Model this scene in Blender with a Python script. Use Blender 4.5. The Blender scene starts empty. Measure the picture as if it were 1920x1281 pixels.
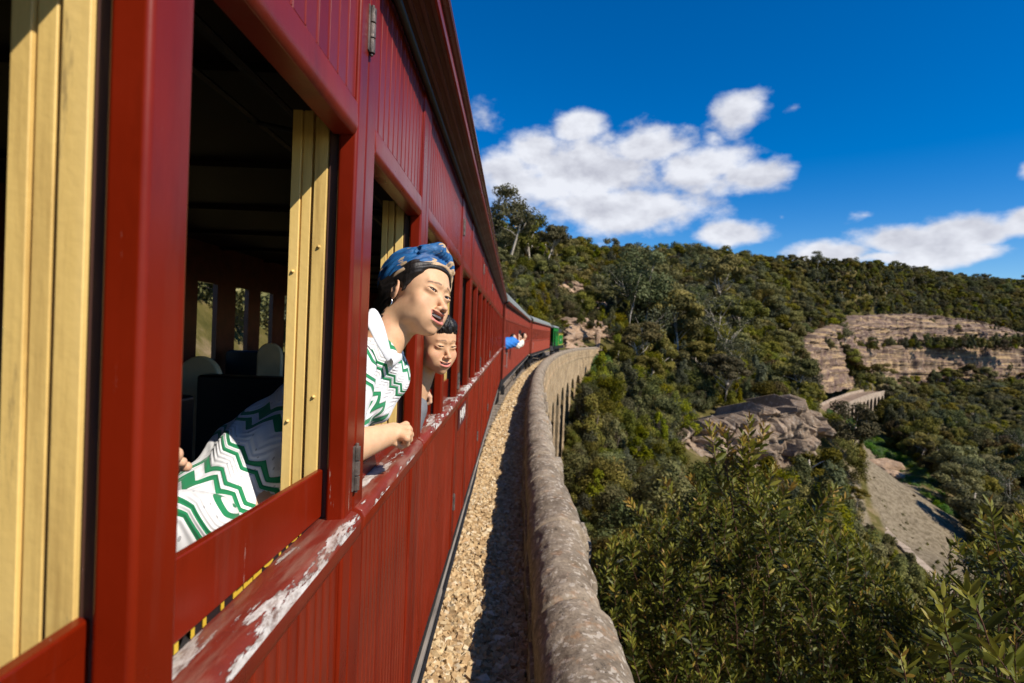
import bpy, bmesh, math, random
import numpy as np
from mathutils import Matrix, Vector
rng = np.random.default_rng(7)
random.seed(7)
SC = bpy.context.scene
COL = SC.collection
# ------------------------------------------------------------------ camera (20 mm lens, leaning out of the carriage)
FPX = 1066.0
def _axes():
    th = math.radians(2.3)
    r = np.array([math.cos(th), 0, math.sin(th)]); u = np.array([-math.sin(th), 0, math.cos(th)]); f = np.array([0, 1.0, 0])
    f2 = f - 4 / FPX * r - 14.5 / FPX * u; f2 /= np.linalg.norm(f2)
    r2 = r - r.dot(f2) * f2; r2 /= np.linalg.norm(r2)
    return r2, np.cross(r2, f2), f2
CR, CU, CF = _axes()
def at(px, py, Y):
    d = CF + CR * (px - 960) / FPX - CU * (py - 640.5) / FPX
    return d / d[1] * Y
def proj(x, y, z):
    zz = x * CF[0] + y * CF[1] + z * CF[2]
    zz = np.where(np.abs(zz) < 1e-6, 1e-6, zz)
    return 960 + FPX * (x * CR[0] + y * CR[1] + z * CR[2]) / zz, 640.5 - FPX * (x * CU[0] + y * CU[1] + z * CU[2]) / zz
cam_d = bpy.data.cameras.new('camera'); cam = bpy.data.objects.new('camera', cam_d); COL.objects.link(cam)
cam_d.sensor_width = 36; cam_d.lens = FPX / 1920 * 36; cam_d.clip_start = 0.05; cam_d.clip_end = 6000
cam.matrix_world = Matrix(((CR[0], CU[0], -CF[0], 0), (CR[1], CU[1], -CF[1], 0), (CR[2], CU[2], -CF[2], 0), (0, 0, 0, 1)))
cam_d.dof.use_dof = True; cam_d.dof.focus_distance = 1.5; cam_d.dof.aperture_fstop = 5.0
SC.camera = cam
SC.view_settings.view_transform = 'Standard'; SC.view_settings.look = 'None'
SC.view_settings.exposure = 0.45; SC.view_settings.gamma = 1; SC.view_settings.use_curve_mapping = False
SC.cycles.max_bounces = 6; SC.cycles.diffuse_bounces = 3; SC.cycles.glossy_bounces = 3; SC.cycles.transparent_max_bounces = 8
SC.cycles.use_denoising = True
SC.cycles.sample_clamp_indirect = 4.0
# ------------------------------------------------------------------ sun and sky
SUNV = Vector((1.0, -0.72, 1.18)).normalized()      # towards the sun: right, behind the camera
SUN_EL = math.asin(SUNV.z); SUN_AZ = math.atan2(SUNV.x, SUNV.y)
sd = bpy.data.lights.new('sun', 'SUN'); sd.energy = 4.6; sd.angle = math.radians(0.5); sd.color = (1.0, 0.93, 0.81)
sun = bpy.data.objects.new('sun', sd); COL.objects.link(sun)
sun.rotation_euler = SUNV.to_track_quat('Z', 'Y').to_euler()
W = bpy.data.worlds.new('World'); SC.world = W; W.use_nodes = True
def _world():
    nt = W.node_tree; N = nt.nodes; L = nt.links; N.clear()
    def nd(t, **k):
        n = N.new(t)
        for a, b in k.items(): setattr(n, a, b)
        return n
    def mth(op, a, b=None, c=None):
        n = nd('ShaderNodeMath', operation=op)
        for i, v in enumerate((a, b, c)):
            if v is None: continue
            if isinstance(v, (int, float)): n.inputs[i].default_value = v
            else: L.new(v, n.inputs[i])
        return n.outputs[0]
    sky = nd('ShaderNodeTexSky', sky_type='NISHITA'); sky.sun_disc = False
    sky.sun_elevation = SUN_EL; sky.sun_rotation = SUN_AZ; sky.altitude = 1000; sky.air_density = 1.0; sky.dust_density = 0.25; sky.ozone_density = 3.0
    hs = nd('ShaderNodeHueSaturation'); hs.inputs['Saturation'].default_value = 1.5; hs.inputs['Hue'].default_value = .508; hs.inputs['Value'].default_value = 1.0
    L.new(sky.outputs[0], hs.inputs['Color'])
    tc = nd('ShaderNodeTexCoord')
    sep = nd('ShaderNodeSeparateXYZ'); L.new(tc.outputs['Generated'], sep.inputs[0])
    X, Y, Z = sep.outputs
    az = mth('ARCTAN2', X, Y); el = mth('ARCSINE', Z)
    warp = nd('ShaderNodeTexNoise'); warp.inputs['Scale'].default_value = 9; warp.inputs['Detail'].default_value = 3
    L.new(tc.outputs['Generated'], warp.inputs['Vector'])
    sw = nd('ShaderNodeSeparateColor'); L.new(warp.outputs['Color'], sw.inputs[0])
    az = mth('ADD', az, mth('MULTIPLY', mth('SUBTRACT', sw.outputs[0], 0.5), 0.07))
    el2 = mth('ADD', el, mth('MULTIPLY', mth('SUBTRACT', sw.outputs[1], 0.5), 0.045))
    blobs = [(1110, 320, 215, 85, 1), (1085, 238, 70, 42, .9), (1200, 275, 120, 50, .85), (1320, 318, 130, 55, 1), (1400, 330, 100, 42, .9), (965, 335, 110, 70, 1),
             (1010, 280, 80, 48, .95), (1170, 390, 210, 62, 1), (1378, 214, 72, 44, .95), (1375, 438, 86, 32, 1), (1560, 474, 130, 34, 1.25), (1760, 474, 170, 26, 1.2),
             (1690, 446, 140, 40, 1.25), (1810, 430, 130, 42, 1.25), (1930, 416, 130, 40, 1.25), (1650, 480, 160, 18, .9), (908, 215, 40, 40, .5), (1915, 312, 26, 20, .5),
             (1625, 398, 40, 12, .36), (1453, 403, 16, 11, .4), (1335, 250, 30, 40, .45), (1485, 212, 24, 14, .3),
             (2300, 400, 260, 50, 1), (2100, 300, 120, 40, .9), (300, 380, 260, 70, .9), (-500, 300, 400, 90, .9)]
    dens = None
    for px, py, rx, ry, s in blobs:
        d = at(px, py, 1.0); d = d / np.linalg.norm(d)
        a0 = math.atan2(d[0], d[1]); e0 = math.asin(d[2])
        d2 = at(px + rx, py, 1.0); ra = abs(math.atan2(d2[0], d2[1]) - a0)
        d3 = at(px, py - ry, 1.0); d3 = d3 / np.linalg.norm(d3); re = abs(math.asin(d3[2]) - e0)
        u = mth('MULTIPLY', mth('SUBTRACT', az, a0), 1 / ra); v = mth('MULTIPLY', mth('SUBTRACT', el2, e0), 1 / re)
        q = mth('SQRT', mth('ADD', mth('MULTIPLY', u, u), mth('MULTIPLY', v, v)))
        b = mth('MULTIPLY', mth('SUBTRACT', 1.0, q), s if s > .6 else s * .8)
        if s <= .6: b = mth('SUBTRACT', b, .06)
        dens = b if dens is None else mth('MAXIMUM', dens, b)
    def fbm(off, scale, detail):
        mp = nd('ShaderNodeMapping'); mp.inputs['Location'].default_value = off; mp.inputs['Scale'].default_value = (1, 1, 1.6)
        L.new(tc.outputs['Generated'], mp.inputs['Vector'])
        n = nd('ShaderNodeTexNoise'); n.inputs['Scale'].default_value = scale; n.inputs['Detail'].default_value = detail; n.inputs['Roughness'].default_value = .58
        L.new(mp.outputs[0], n.inputs['Vector']); return n.outputs['Fac']
    n1 = fbm((0, 0, 0), 16, 8); n3a = fbm((0, 0, 0), 11, 4); n3b = fbm((0.006, -.004, .026), 11, 4); nb = fbm((3, 1, 2), 7, 5)
    # high thin scatter of small clouds everywhere else
    dd = mth('ADD', dens, mth('MULTIPLY', mth('SUBTRACT', n1, 0.5), 1.3))
    mr = nd('ShaderNodeMapRange', interpolation_type='SMOOTHSTEP'); mr.inputs['From Min'].default_value = -0.02; mr.inputs['From Max'].default_value = 0.58
    L.new(dd, mr.inputs['Value'])
    # lit edges against the light: density difference towards the light
    lit = mth('MULTIPLY', mth('SUBTRACT', n3a, n3b), 1.0)
    base = mth('SUBTRACT', 0.90, mth('MULTIPLY', mth('MAXIMUM', mth('MINIMUM', dens, .8), 0), 0.12))
    base = mth('SUBTRACT', base, mth('MULTIPLY', mth('SUBTRACT', nb, .5), .42))
    val = mth('MINIMUM', mth('MAXIMUM', mth('ADD', base, lit), .60), .95)
    cc = nd('ShaderNodeCombineColor')
    L.new(mth('MULTIPLY', val, 6.7), cc.inputs[0]); L.new(mth('MULTIPLY', val, 6.85), cc.inputs[1]); L.new(mth('MULTIPLY', mth('ADD', mth('MULTIPLY', val, .9), .1), 7.3), cc.inputs[2])
    mix = nd('ShaderNodeMix', data_type='RGBA')
    L.new(mth('MULTIPLY', mr.outputs[0], .97), mix.inputs['Factor']); L.new(hs.outputs[0], mix.inputs[6]); L.new(cc.outputs[0], mix.inputs[7])
    bg = nd('ShaderNodeBackground'); bg.inputs['Strength'].default_value = 0.1
    L.new(mix.outputs[2], bg.inputs[0])
    out = nd('ShaderNodeOutputWorld'); L.new(bg.outputs[0], out.inputs[0])
_world()
# ------------------------------------------------------------------ helpers
def tag(o, label=None, cat=None, group=None, kind=None):
    if label: o['label'] = label
    if cat: o['category'] = cat
    if group: o['group'] = group
    if kind: o['kind'] = kind
    return o
def empty(name, loc=(0, 0, 0), rz=0.0, parent=None):
    o = bpy.data.objects.new(name, None); COL.objects.link(o); o.empty_display_size = .2
    o.location = loc; o.rotation_euler = (0, 0, rz)
    if parent: o.parent = parent
    return o
def mesh_obj(name, V, Fc, mat, parent=None, smooth=False, attrs=None, mi=None, link=True):
    me = bpy.data.meshes.new(name)
    V = np.asarray(V, dtype=np.float32)
    if isinstance(Fc, np.ndarray):
        n, k = Fc.shape
        me.vertices.add(len(V)); me.vertices.foreach_set('co', V.ravel())
        me.loops.add(n * k); me.loops.foreach_set('vertex_index', Fc.astype(np.int32).ravel())
        me.polygons.add(n); me.polygons.foreach_set('loop_start', np.arange(0, n * k, k, dtype=np.int32))
        me.polygons.foreach_set('loop_total', np.full(n, k, dtype=np.int32))
        me.update(calc_edges=True)
    else:
        me.from_pydata(V.tolist(), [], Fc); me.update()
    for m in (mat if isinstance(mat, (list, tuple)) else [mat]): me.materials.append(m)
    if mi is not None: me.polygons.foreach_set('material_index', np.asarray(mi, dtype=np.int32))
    me.polygons.foreach_set('use_smooth', np.full(len(me.polygons), bool(smooth)))
    for an, (typ, dat) in (attrs or {}).items():
        a = me.attributes.new(an, typ, 'POINT')
        a.data.foreach_set('vector' if typ == 'FLOAT_VECTOR' else ('color' if 'COLOR' in typ else 'value'), np.asarray(dat, dtype=np.float32).ravel())
    o = bpy.data.objects.new(name, me)
    if link: COL.objects.link(o)
    if parent: o.parent = parent
    return o
class MB:
    def __init__(s): s.v = []; s.f = []; s.m = []
    def add(s, vs, fs, m=0):
        b = len(s.v); s.v += [tuple(p) for p in vs]; s.f += [tuple(i + b for i in f) for f in fs]; s.m += [m] * len(fs)
    def box(s, x0, x1, y0, y1, z0, z1, m=0):
        s.add([(x0, y0, z0), (x1, y0, z0), (x1, y1, z0), (x0, y1, z0), (x0, y0, z1), (x1, y0, z1), (x1, y1, z1), (x0, y1, z1)],
              [(0, 3, 2, 1), (4, 5, 6, 7), (0, 1, 5, 4), (1, 2, 6, 5), (2, 3, 7, 6), (3, 0, 4, 7)], m)
    def ext(s, prof, y0, y1, m=0, axis='y', cap=True):
        """closed 2-D profile extruded along y (profile in x,z) or z (profile in x,y)"""
        n = len(prof)
        if axis == 'y': A = [(a, y0, b) for a, b in prof]; B = [(a, y1, b) for a, b in prof]
        else: A = [(a, b, y0) for a, b in prof]; B = [(a, b, y1) for a, b in prof]
        fs = [(i, (i + 1) % n, n + (i + 1) % n, n + i) for i in range(n)]
        if cap: fs += [tuple(range(n - 1, -1, -1)), tuple(range(n, 2 * n))]
        s.add(A + B, fs, m)
    def tube(s, pts, r, n=8, m=0, cap=True):
        pts = [Vector(p) for p in pts]; rr = r if isinstance(r, (list, tuple)) else [r] * len(pts)
        rings = []
        for i, p in enumerate(pts):
            t = (pts[min(i + 1, len(pts) - 1)] - pts[max(i - 1, 0)]).normalized()
            a = Vector((0, 0, 1)) if abs(t.z) < .9 else Vector((1, 0, 0))
            u = t.cross(a).normalized(); w = t.cross(u)
            rings.append([p + (u * math.cos(6.2832 * k / n) + w * math.sin(6.2832 * k / n)) * rr[i] for k in range(n)])
        b = [q for g in rings for q in g]; fs = []
        for i in range(len(pts) - 1):
            for k in range(n): fs.append((i * n + k, i * n + (k + 1) % n, (i + 1) * n + (k + 1) % n, (i + 1) * n + k))
        if cap: fs += [tuple(range(n - 1, -1, -1)), tuple((len(pts) - 1) * n + k for k in range(n))]
        s.add(b, fs, m)
    def build(s, name, mat, parent=None, smooth=False, bevel=0, link=True, seg=2):
        o = mesh_obj(name, np.array(s.v), s.f, mat, parent, smooth, None, s.m, link)
        if bevel:
            b = o.modifiers.new('bevel', 'BEVEL'); b.width = bevel; b.segments = seg; b.limit_method = 'ANGLE'; b.angle_limit = .6
            o.data.polygons.foreach_set('use_smooth', np.full(len(o.data.polygons), True)); b.harden_normals = True
        return o
def noise3(P, seed=0, oct=4, scale=1.0):
    """cheap value noise, numpy"""
    P = np.asarray(P, dtype=np.float64) * scale; out = np.zeros(len(P)); amp = 1.0; tot = 0
    for o in range(oct):
        q = P * (2 ** o) + 17.3 * (o + 1) + seed * 5.71; i = np.floor(q).astype(np.int64); f = q - i; f = f * f * (3 - 2 * f)
        def h(a, b, c):
            n = (a * 73856093) ^ (b * 19349663) ^ (c * 83492791) ^ (seed * 2654435761 & 0xffffff)
            n = (n ^ (n >> 13)) * 1274126177 & 0x7fffffff
            n = (n ^ (n >> 11)) * 1103515245 & 0x7fffffff
            return (n & 0xffff) / 65535.0
        r = 0
        for dx in (0, 1):
            for dy in (0, 1):
                for dz in (0, 1):
                    w = (f[:, 0] if dx else 1 - f[:, 0]) * (f[:, 1] if dy else 1 - f[:, 1]) * (f[:, 2] if dz else 1 - f[:, 2])
                    r = r + w * h(i[:, 0] + dx, i[:, 1] + dy, i[:, 2] + dz)
        out += amp * (r - .5); tot += amp; amp *= .5
    return out / tot * 2
# ------------------------------------------------------------------ materials
def material(name): 
    m = bpy.data.materials.new(name); m.use_nodes = True
    nt = m.node_tree; return m, nt, nt.nodes['Principled BSDF']
def mk(nt, t, **k):
    n = nt.nodes.new(t)
    for a, b in k.items():
        if a.startswith('_'): continue
        setattr(n, a, b)
    return n
def noise_n(nt, scale, detail=4, rough=.55, coord='Object', vec=None, stretch=None):
    n = mk(nt, 'ShaderNodeTexNoise'); n.inputs['Scale'].default_value = scale; n.inputs['Detail'].default_value = detail; n.inputs['Roughness'].default_value = rough
    if vec is None:
        tc = mk(nt, 'ShaderNodeTexCoord'); vec = tc.outputs[coord]
    if stretch:
        mp = mk(nt, 'ShaderNodeMapping'); mp.inputs['Scale'].default_value = stretch; nt.links.new(vec, mp.inputs[0]); vec = mp.outputs[0]
    nt.links.new(vec, n.inputs['Vector']); return n
def ramp(nt, src, stops, interp='LINEAR'):
    r = mk(nt, 'ShaderNodeValToRGB'); r.color_ramp.interpolation = interp
    el = r.color_ramp.elements
    while len(el) < len(stops): el.new(.5)
    for e, (p, c) in zip(el, stops): e.position = p; e.color = (*c, 1) if len(c) == 3 else c
    nt.links.new(src, r.inputs[0]); return r.outputs[0]
def bump(nt, b, src, strength=.3, dist=.01):
    n = mk(nt, 'ShaderNodeBump'); n.inputs['Strength'].default_value = strength; n.inputs['Distance'].default_value = dist
    nt.links.new(src, n.inputs['Height']); nt.links.new(n.outputs[0], b.inputs['Normal']); return n
def mixc(nt, fac, a, b, mode='MIX'):
    n = mk(nt, 'ShaderNodeMix', data_type='RGBA', blend_type=mode)
    for s, v in ((n.inputs[0], fac), (n.inputs[6], a), (n.inputs[7], b)):
        if isinstance(v, (int, float)): s.default_value = v
        elif isinstance(v, tuple): s.default_value = (*v, 1)
        else: nt.links.new(v, s)
    return n.outputs[2]
def simple(name, col, rough=.6, metal=0, nscale=None, var=.25, bstr=0, stretch=None, spec=.5):
    m, nt, b = material(name)
    b.inputs['Roughness'].default_value = rough; b.inputs['Metallic'].default_value = metal; b.inputs['Specular IOR Level'].default_value = spec
    if nscale:
        n = noise_n(nt, nscale, 5, stretch=stretch)
        c = ramp(nt, n.outputs['Fac'], [(.3, tuple(x * (1 - var) for x in col)), (.7, tuple(min(1, x * (1 + var)) for x in col))])
        nt.links.new(c, b.inputs['Base Color'])
        if bstr: bump(nt, b, n.outputs['Fac'], bstr)
    else: b.inputs['Base Color'].default_value = (*col, 1)
    return m
def paint_red(name, col, wear=.0, scale=1.0, rough=.30, flake=0):
    m, nt, b = material(name); L = nt.links
    n = noise_n(nt, 3.5 * scale, 6); n2 = noise_n(nt, 60, 5); n3 = noise_n(nt, 9, 8, .7, stretch=(1, 1, .08))
    c = ramp(nt, n.outputs['Fac'], [(.3, tuple(x * .8 for x in col)), (.7, tuple(x * 1.18 for x in col))])
    c = mixc(nt, ramp(nt, n3.outputs['Fac'], [(.55, (0, 0, 0)), (.75, (.35, .35, .35))]), c, (col[0] * .9 + .03, col[1] + .05, col[2] + .04))
    ng = noise_n(nt, 5.5, 7, .72, stretch=(1, 1, .22)); c = mixc(nt, ramp(nt, ng.outputs['Fac'], [(.50, (0, 0, 0)), (.72, (.62, .62, .62))]), c, tuple(x * .42 for x in col))
    if wear:
        nw = noise_n(nt, 46, 8, .75, stretch=(1, 1, .10)); mk_ = ramp(nt, nw.outputs['Fac'], [(.765 - wear, (0, 0, 0)), (.80 - wear, (.8, .8, .8))])
        c = mixc(nt, mk_, c, (.42, .30, .24))
    if flake:
        nf = noise_n(nt, 6.5, 9, .68, stretch=(3.2, .55, 3.0)); mask = ramp(nt, nf.outputs['Fac'], [(.535, (0, 0, 0)), (.55, (1, 1, 1))])
        nf2 = noise_n(nt, 46, 6, .7, stretch=(1, .4, 1)); fc = ramp(nt, nf2.outputs['Fac'], [(.36, (.16, .10, .08)), (.5, (.50, .45, .41)), (.65, (.68, .64, .60))])
        c = mixc(nt, mask, c, fc)
        nd_ = noise_n(nt, 16, 6, .6, stretch=(2, .3, 2)); c = mixc(nt, ramp(nt, nd_.outputs['Fac'], [(.45, (0, 0, 0)), (.62, (.55, .55, .55))]), c, (.30, .17, .12))
        rr = ramp(nt, mask, [(0, (rough + .1,) * 3), (1, (.9,) * 3)]); L.new(rr, b.inputs['Roughness'])
        mh = mk(nt, 'ShaderNodeMath', operation='MULTIPLY_ADD'); L.new(mask, mh.inputs[0]); mh.inputs[1].default_value = -.7; L.new(nf2.outputs['Fac'], mh.inputs[2])
        bump(nt, b, mh.outputs[0], .7, .004)
    else:
        rr = ramp(nt, n.outputs['Fac'], [(.3, (rough - .06,) * 3), (.7, (rough + .12,) * 3)]); L.new(rr, b.inputs['Roughness'])
        ad = mk(nt, 'ShaderNodeMath', operation='MULTIPLY_ADD'); L.new(n2.outputs['Fac'], ad.inputs[0]); ad.inputs[1].default_value = .35; L.new(n3.outputs['Fac'], ad.inputs[2])
        bump(nt, b, ad.outputs[0], .22, .003)
    L.new(c, b.inputs['Base Color']); b.inputs['Coat Weight'].default_value = .08; b.inputs['Specular IOR Level'].default_value = .22 if wear else .30; b.inputs['Coat Roughness'].default_value = .25
    return m
M = {}
RED = (.190, .0150, .0032)
M['red'] = paint_red('red_gloss_paint', RED)
M['redw'] = paint_red('red_gloss_paint_worn', (.168, .0105, .0015), wear=.10)
M['sill'] = paint_red('red_sill_paint_flaking', (.19, .022, .010), flake=1, rough=.5)
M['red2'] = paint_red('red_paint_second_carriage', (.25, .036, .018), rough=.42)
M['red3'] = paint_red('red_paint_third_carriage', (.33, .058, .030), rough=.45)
M['brown'] = simple('weathered_brown_timber', (.055, .022, .018), .6, nscale=25, var=.7, bstr=.5, stretch=(1, 1, .12))
def cream_mat():
    m, nt, b = material('cream_timber_paint'); L = nt.links
    n = noise_n(nt, 14, 8, .7, stretch=(1, 1, .07)); n2 = noise_n(nt, 90, 3)
    c = ramp(nt, n.outputs['Fac'], [(.34, (.50, .32, .10)), (.47, (.76, .52, .17)), (.72, (.86, .61, .23))])
    nw = noise_n(nt, 30, 9, .75, stretch=(1, 1, .1)); c = mixc(nt, ramp(nt, nw.outputs['Fac'], [(.585, (0, 0, 0)), (.66, (.75, .75, .75))]), c, (.24, .16, .07))
    L.new(c, b.inputs['Base Color']); b.inputs['Roughness'].default_value = .5
    bump(nt, b, n2.outputs['Fac'], .25, .002); return m
M['cream'] = cream_mat()
M['black'] = simple('black_iron', (.012, .011, .011), .55, nscale=20, var=.4)
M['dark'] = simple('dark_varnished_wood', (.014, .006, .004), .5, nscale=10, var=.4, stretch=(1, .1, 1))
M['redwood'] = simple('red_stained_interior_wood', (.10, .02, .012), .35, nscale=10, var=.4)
M['seatcloth'] = simple('black_seat_vinyl', (.006, .006, .007), .4)
M['seatwood'] = simple('cream_seat_end', (.70, .50, .27), .4, nscale=8, var=.15)
M['hinge'] = simple('worn_grey_hinge_metal', (.13, .10, .085), .45, .35, nscale=40, var=.5, bstr=.3)
M['roof'] = simple('grey_canvas_roof', (.20, .215, .20), .75, nscale=3, var=.2)
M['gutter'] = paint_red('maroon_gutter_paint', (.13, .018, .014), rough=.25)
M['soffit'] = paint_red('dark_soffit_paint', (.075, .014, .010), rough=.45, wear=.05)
M['tread'] = simple('grey_footboard_timber', (.23, .19, .155), .85, nscale=14, var=.45, bstr=.4, stretch=(1, .15, 1))
M['white'] = simple('white_sign_paint', (.72, .68, .62), .5)
M['yellow'] = simple('yellow_sign_paint', (.62, .40, .03), .5)
M['steel'] = simple('bare_steel', (.45, .42, .40), .35, .9)
# ------------------------------------------------------------------ carriages. Local frame: +x outwards through the near side (x=0 is the side plane), +y forwards
Z_BOT, Z_SILL, Z_HEAD, Z_DRIP, Z_TOP = -1.26, -.375, .372, .438, .79
PER = 2.15
WID = 2.9
def bay_posts(y0, y1):
    """(left, right, kind) of window posts that fall in y0..y1"""
    out = []
    k0 = int((y0 - 1.1) / PER) - 2
    for k in range(k0, int(y1 / PER) + 3):
        for a, b, t in ((1.105, 1.245, 'door_a'), (1.864, 2.018, 'door_b'), (2.575, 2.65, 'mid')):
            a2, b2 = a + k * PER, b + k * PER
            if t == 'mid' and k == -1: a2, b2 = .485, .551
            if a2 > y0 + .05 and b2 < y1 - .05: out.append((a2, b2, t))
    return sorted(out)
def board_prof(w, seed=0):
    return [(-.012, 0), (-.012, w), (-.0036, w), (-.0004, w - .0022), (.0014, w - .0036), (.0014, w - .0056), (0, w - .0072), (0, .0022), (-.0036, 0)]
_bm = {}
def board_mesh(w, z0, z1, mat, nm):
    key = (round(w, 3), round(z0, 3), round(z1, 3), mat.name)
    if key not in _bm:
        b = MB(); b.ext(board_prof(w), z0, z1, axis='z'); _bm[key] = b.build(nm, mat, link=False).data
    return _bm[key]
def carriage(name, y0, y1, mats, hi, label, group, loc=(0, 0, 0), rz=0.0, tint='red', number=False):
    root = empty(name, loc, rz); tag(root, label, 'railway carriage', group)
    R1, RW, SI = mats
    posts = bay_posts(y0, y1)
    near = 2.9 if hi else -99
    def side_group(joined, nm, mat, bevel=.0, smooth=False, kind=None):
        if joined.v:
            o = joined.build(nm, mat, root, bevel=bevel)
            if kind: o['kind'] = kind
    # posts: outer faces
    far_p = MB(); far_c = MB(); far_br = MB()
    zs0, zs1 = Z_SILL - .012, Z_HEAD + .02
    for a, b, t in posts:
        tgt_far = a > near
        p = MB()
        if t == 'mid':
            p.box(-.036, 0.002, a, b, zs0, zs1)
        else:
            mid = a + .063 if t == 'door_a' else b - .063
            # both stiles run the full height of the side
            p.box(-.036, .002, a, mid - .0015, Z_BOT, Z_TOP); p.box(-.036, .0015, mid + .0015, b, Z_BOT + (.0), Z_TOP)
        c = MB(); br = MB()
        c0, c1 = a + .012, b - .012
        # cream sash channels, two mouldings with a groove between
        c.box(-.084, -.059, c0, c1, -1.0, Z_HEAD + .05); c.box(-.090, -.0845, c0 + .012, c1 - .012, -1, Z_HEAD + .05)
        c.box(-.108, -.0905, c0 + .003, c1 - .003, -1.0, Z_HEAD + .05); c.box(-.111, -.1085, c0 + .006, c1 - .006, -1.0, Z_HEAD + .05); c.box(-.130, -.1115, c0 + .001, c1 - .001, -1, Z_HEAD + .05)
        br.box(-.0575, -.0385, c0 + .004, c1 - .004, -1.0, Z_HEAD + .05)
        if hi and not tgt_far:
            p.build('window_post', RW, root, bevel=.007, seg=3)
            co = c.build('sash_channel', M['cream'], root, bevel=.0025)
            br.build('sash_stop', M['brown'], root, bevel=.002)
            s = MB()
            for zz, xx in ((-.14, -.07), (.155, -.07), (-.19, -.120), (.105, -.120), (-.55, -.07)):
                yy = c0 if xx > -.09 else c0 + .001
                s.tube([(xx, yy + .001, zz), (xx, yy - .0025, zz)], [.0036, .0033], 10); s.tube([(xx, yy - .0025, zz), (xx, yy - .0045, zz)], [.0028, .0016], 8)
            if a > 1.0: s.build('screw_head', M['cream'], co, smooth=True)['kind'] = 'stuff'
        else:
            for src, dst in ((p, far_p), (c, far_c), (br, far_br)): dst.add(src.v, src.f)
    side_group(far_p, 'window_posts', RW, kind='stuff', bevel=.006 if hi else 0); side_group(far_c, 'sash_channels', M['cream'], kind='stuff'); side_group(far_br, 'sash_stops', M['brown'], kind='stuff')
    # bays between posts: header rail, boards above, sill, boards below, sash
    edges = [(y0, y0 + .10, 'end')] + posts + [(y1 - .10, y1, 'end')]
    fu, fl, fr, fs, fh, fsa = MB(), MB(), MB(), MB(), MB(), MB()
    lowers = []
    for i in range(len(edges) - 1):
        ya, yb = edges[i][1], edges[i + 1][0]
        far = ya > near
        # header rail with the rounded underside
        rail = [(-.045, Z_HEAD), (-.006, Z_HEAD), (.001, Z_HEAD + .009), (.003, Z_HEAD + .02), (.0, Z_DRIP - .004), (-.003, Z_DRIP - .002), (-.045, Z_DRIP - .002)]
        if edges[i + 1][2] != 'mid' or True:
            r = MB(); r.ext(rail, ya, yb)
            if far: fr.add(r.v, r.f)
            else: r.build('header_rail', R1, root, bevel=.002)
        # window sash (drop panel)
        tops = -.272 if not (edges[i][2] == 'door_a') else -.345
        tops += random.uniform(-.02, .02) if ya > 2.2 else 0
        sp = MB(); sp.box(-.060, -.047, ya - .03, yb + .03, Z_SILL - .006 if hi else -.5, tops); sp.box(-.0605, -.0465, ya - .03, yb + .03, tops - .022, tops + .004)
        if hi and abs(ya - .551) < .01:      # the near sash hangs a little open above the sill
            sp = MB(); sp.add([(x_, y_, z_) for x_ in (-.060, -.047) for y_, z_ in ((ya - .03, -.362), (yb + .03, -.378), (yb + .03, -.284), (ya - .03, -.262))], [(0, 1, 2, 3), (7, 6, 5, 4), (0, 4, 5, 1), (1, 5, 6, 2), (2, 6, 7, 3), (3, 7, 4, 0)])
            far = False
        if far: fsa.add(sp.v, sp.f)
        else: sp.build('drop_sash', RW, root, bevel=.003)
        # panel above and below reach mid to mid over 'mid' posts
    spans_u = []; cur = y0 + .10
    for a, b, t in posts:
        if t == 'mid': continue
        spans_u.append((cur, a)); cur = b
    spans_u.append((cur, y1 - .10))
    for (ya, yb) in spans_u:
        for (z0, z1, w, nm) in ((Z_DRIP + .004, Z_TOP, .0515, 'upper_board'), (Z_BOT, Z_SILL - .055, .040, 'lower_board')):
            n = max(1, round((yb - ya) / w)); w2 = (yb - ya) / n
            far = MB()
            for k in range(n):
                yk = ya + k * w2
                if hi and .25 < yk < 2.05:
                    o = bpy.data.objects.new(nm, board_mesh(w2, z0, z1, R1 if (k % 5) else RW, nm)); COL.objects.link(o); o.parent = root
                    o.location = (-.006 + random.uniform(-.0007, .0007), yk, 0)
                else: far.ext([(x - .006, y + yk) for x, y in board_prof(w2)], z0, z1, axis='z')
            if far.v: far.build(nm + 's', R1, root)['kind'] = 'stuff'
        # shadow backing so joints are dark
    # fill header behind mid posts
    hd = MB()
    for a, b, t in posts:
        if t == 'mid': hd.box(-.044, .0, a, b, Z_HEAD + .02, Z_DRIP - .002); 
    hd.build('rail_blocks', R1, root)['kind'] = 'stuff'
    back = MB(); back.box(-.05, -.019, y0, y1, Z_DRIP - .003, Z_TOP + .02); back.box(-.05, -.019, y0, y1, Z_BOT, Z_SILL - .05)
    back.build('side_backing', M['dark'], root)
    # sills: nosed mouldings in three lengths per bay, open ends at the doors
    cuts = [y0 + .02]
    for a, b, t in posts:
        if t == 'door_a': cuts += [a + .055, a + .078]
        if t == 'door_b': cuts += [b - .072, b - .050]
    cuts.append(y1 - .02)
    prof = [(-.062, Z_SILL - .008), (-.03, Z_SILL - .004), (.004, Z_SILL + .000), (.018, Z_SILL - .006), (.024, Z_SILL - .020), (.022, Z_SILL - .045), (.014, Z_SILL - .060), (-.012, Z_SILL - .062), (-.062, Z_SILL - .06)]
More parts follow.
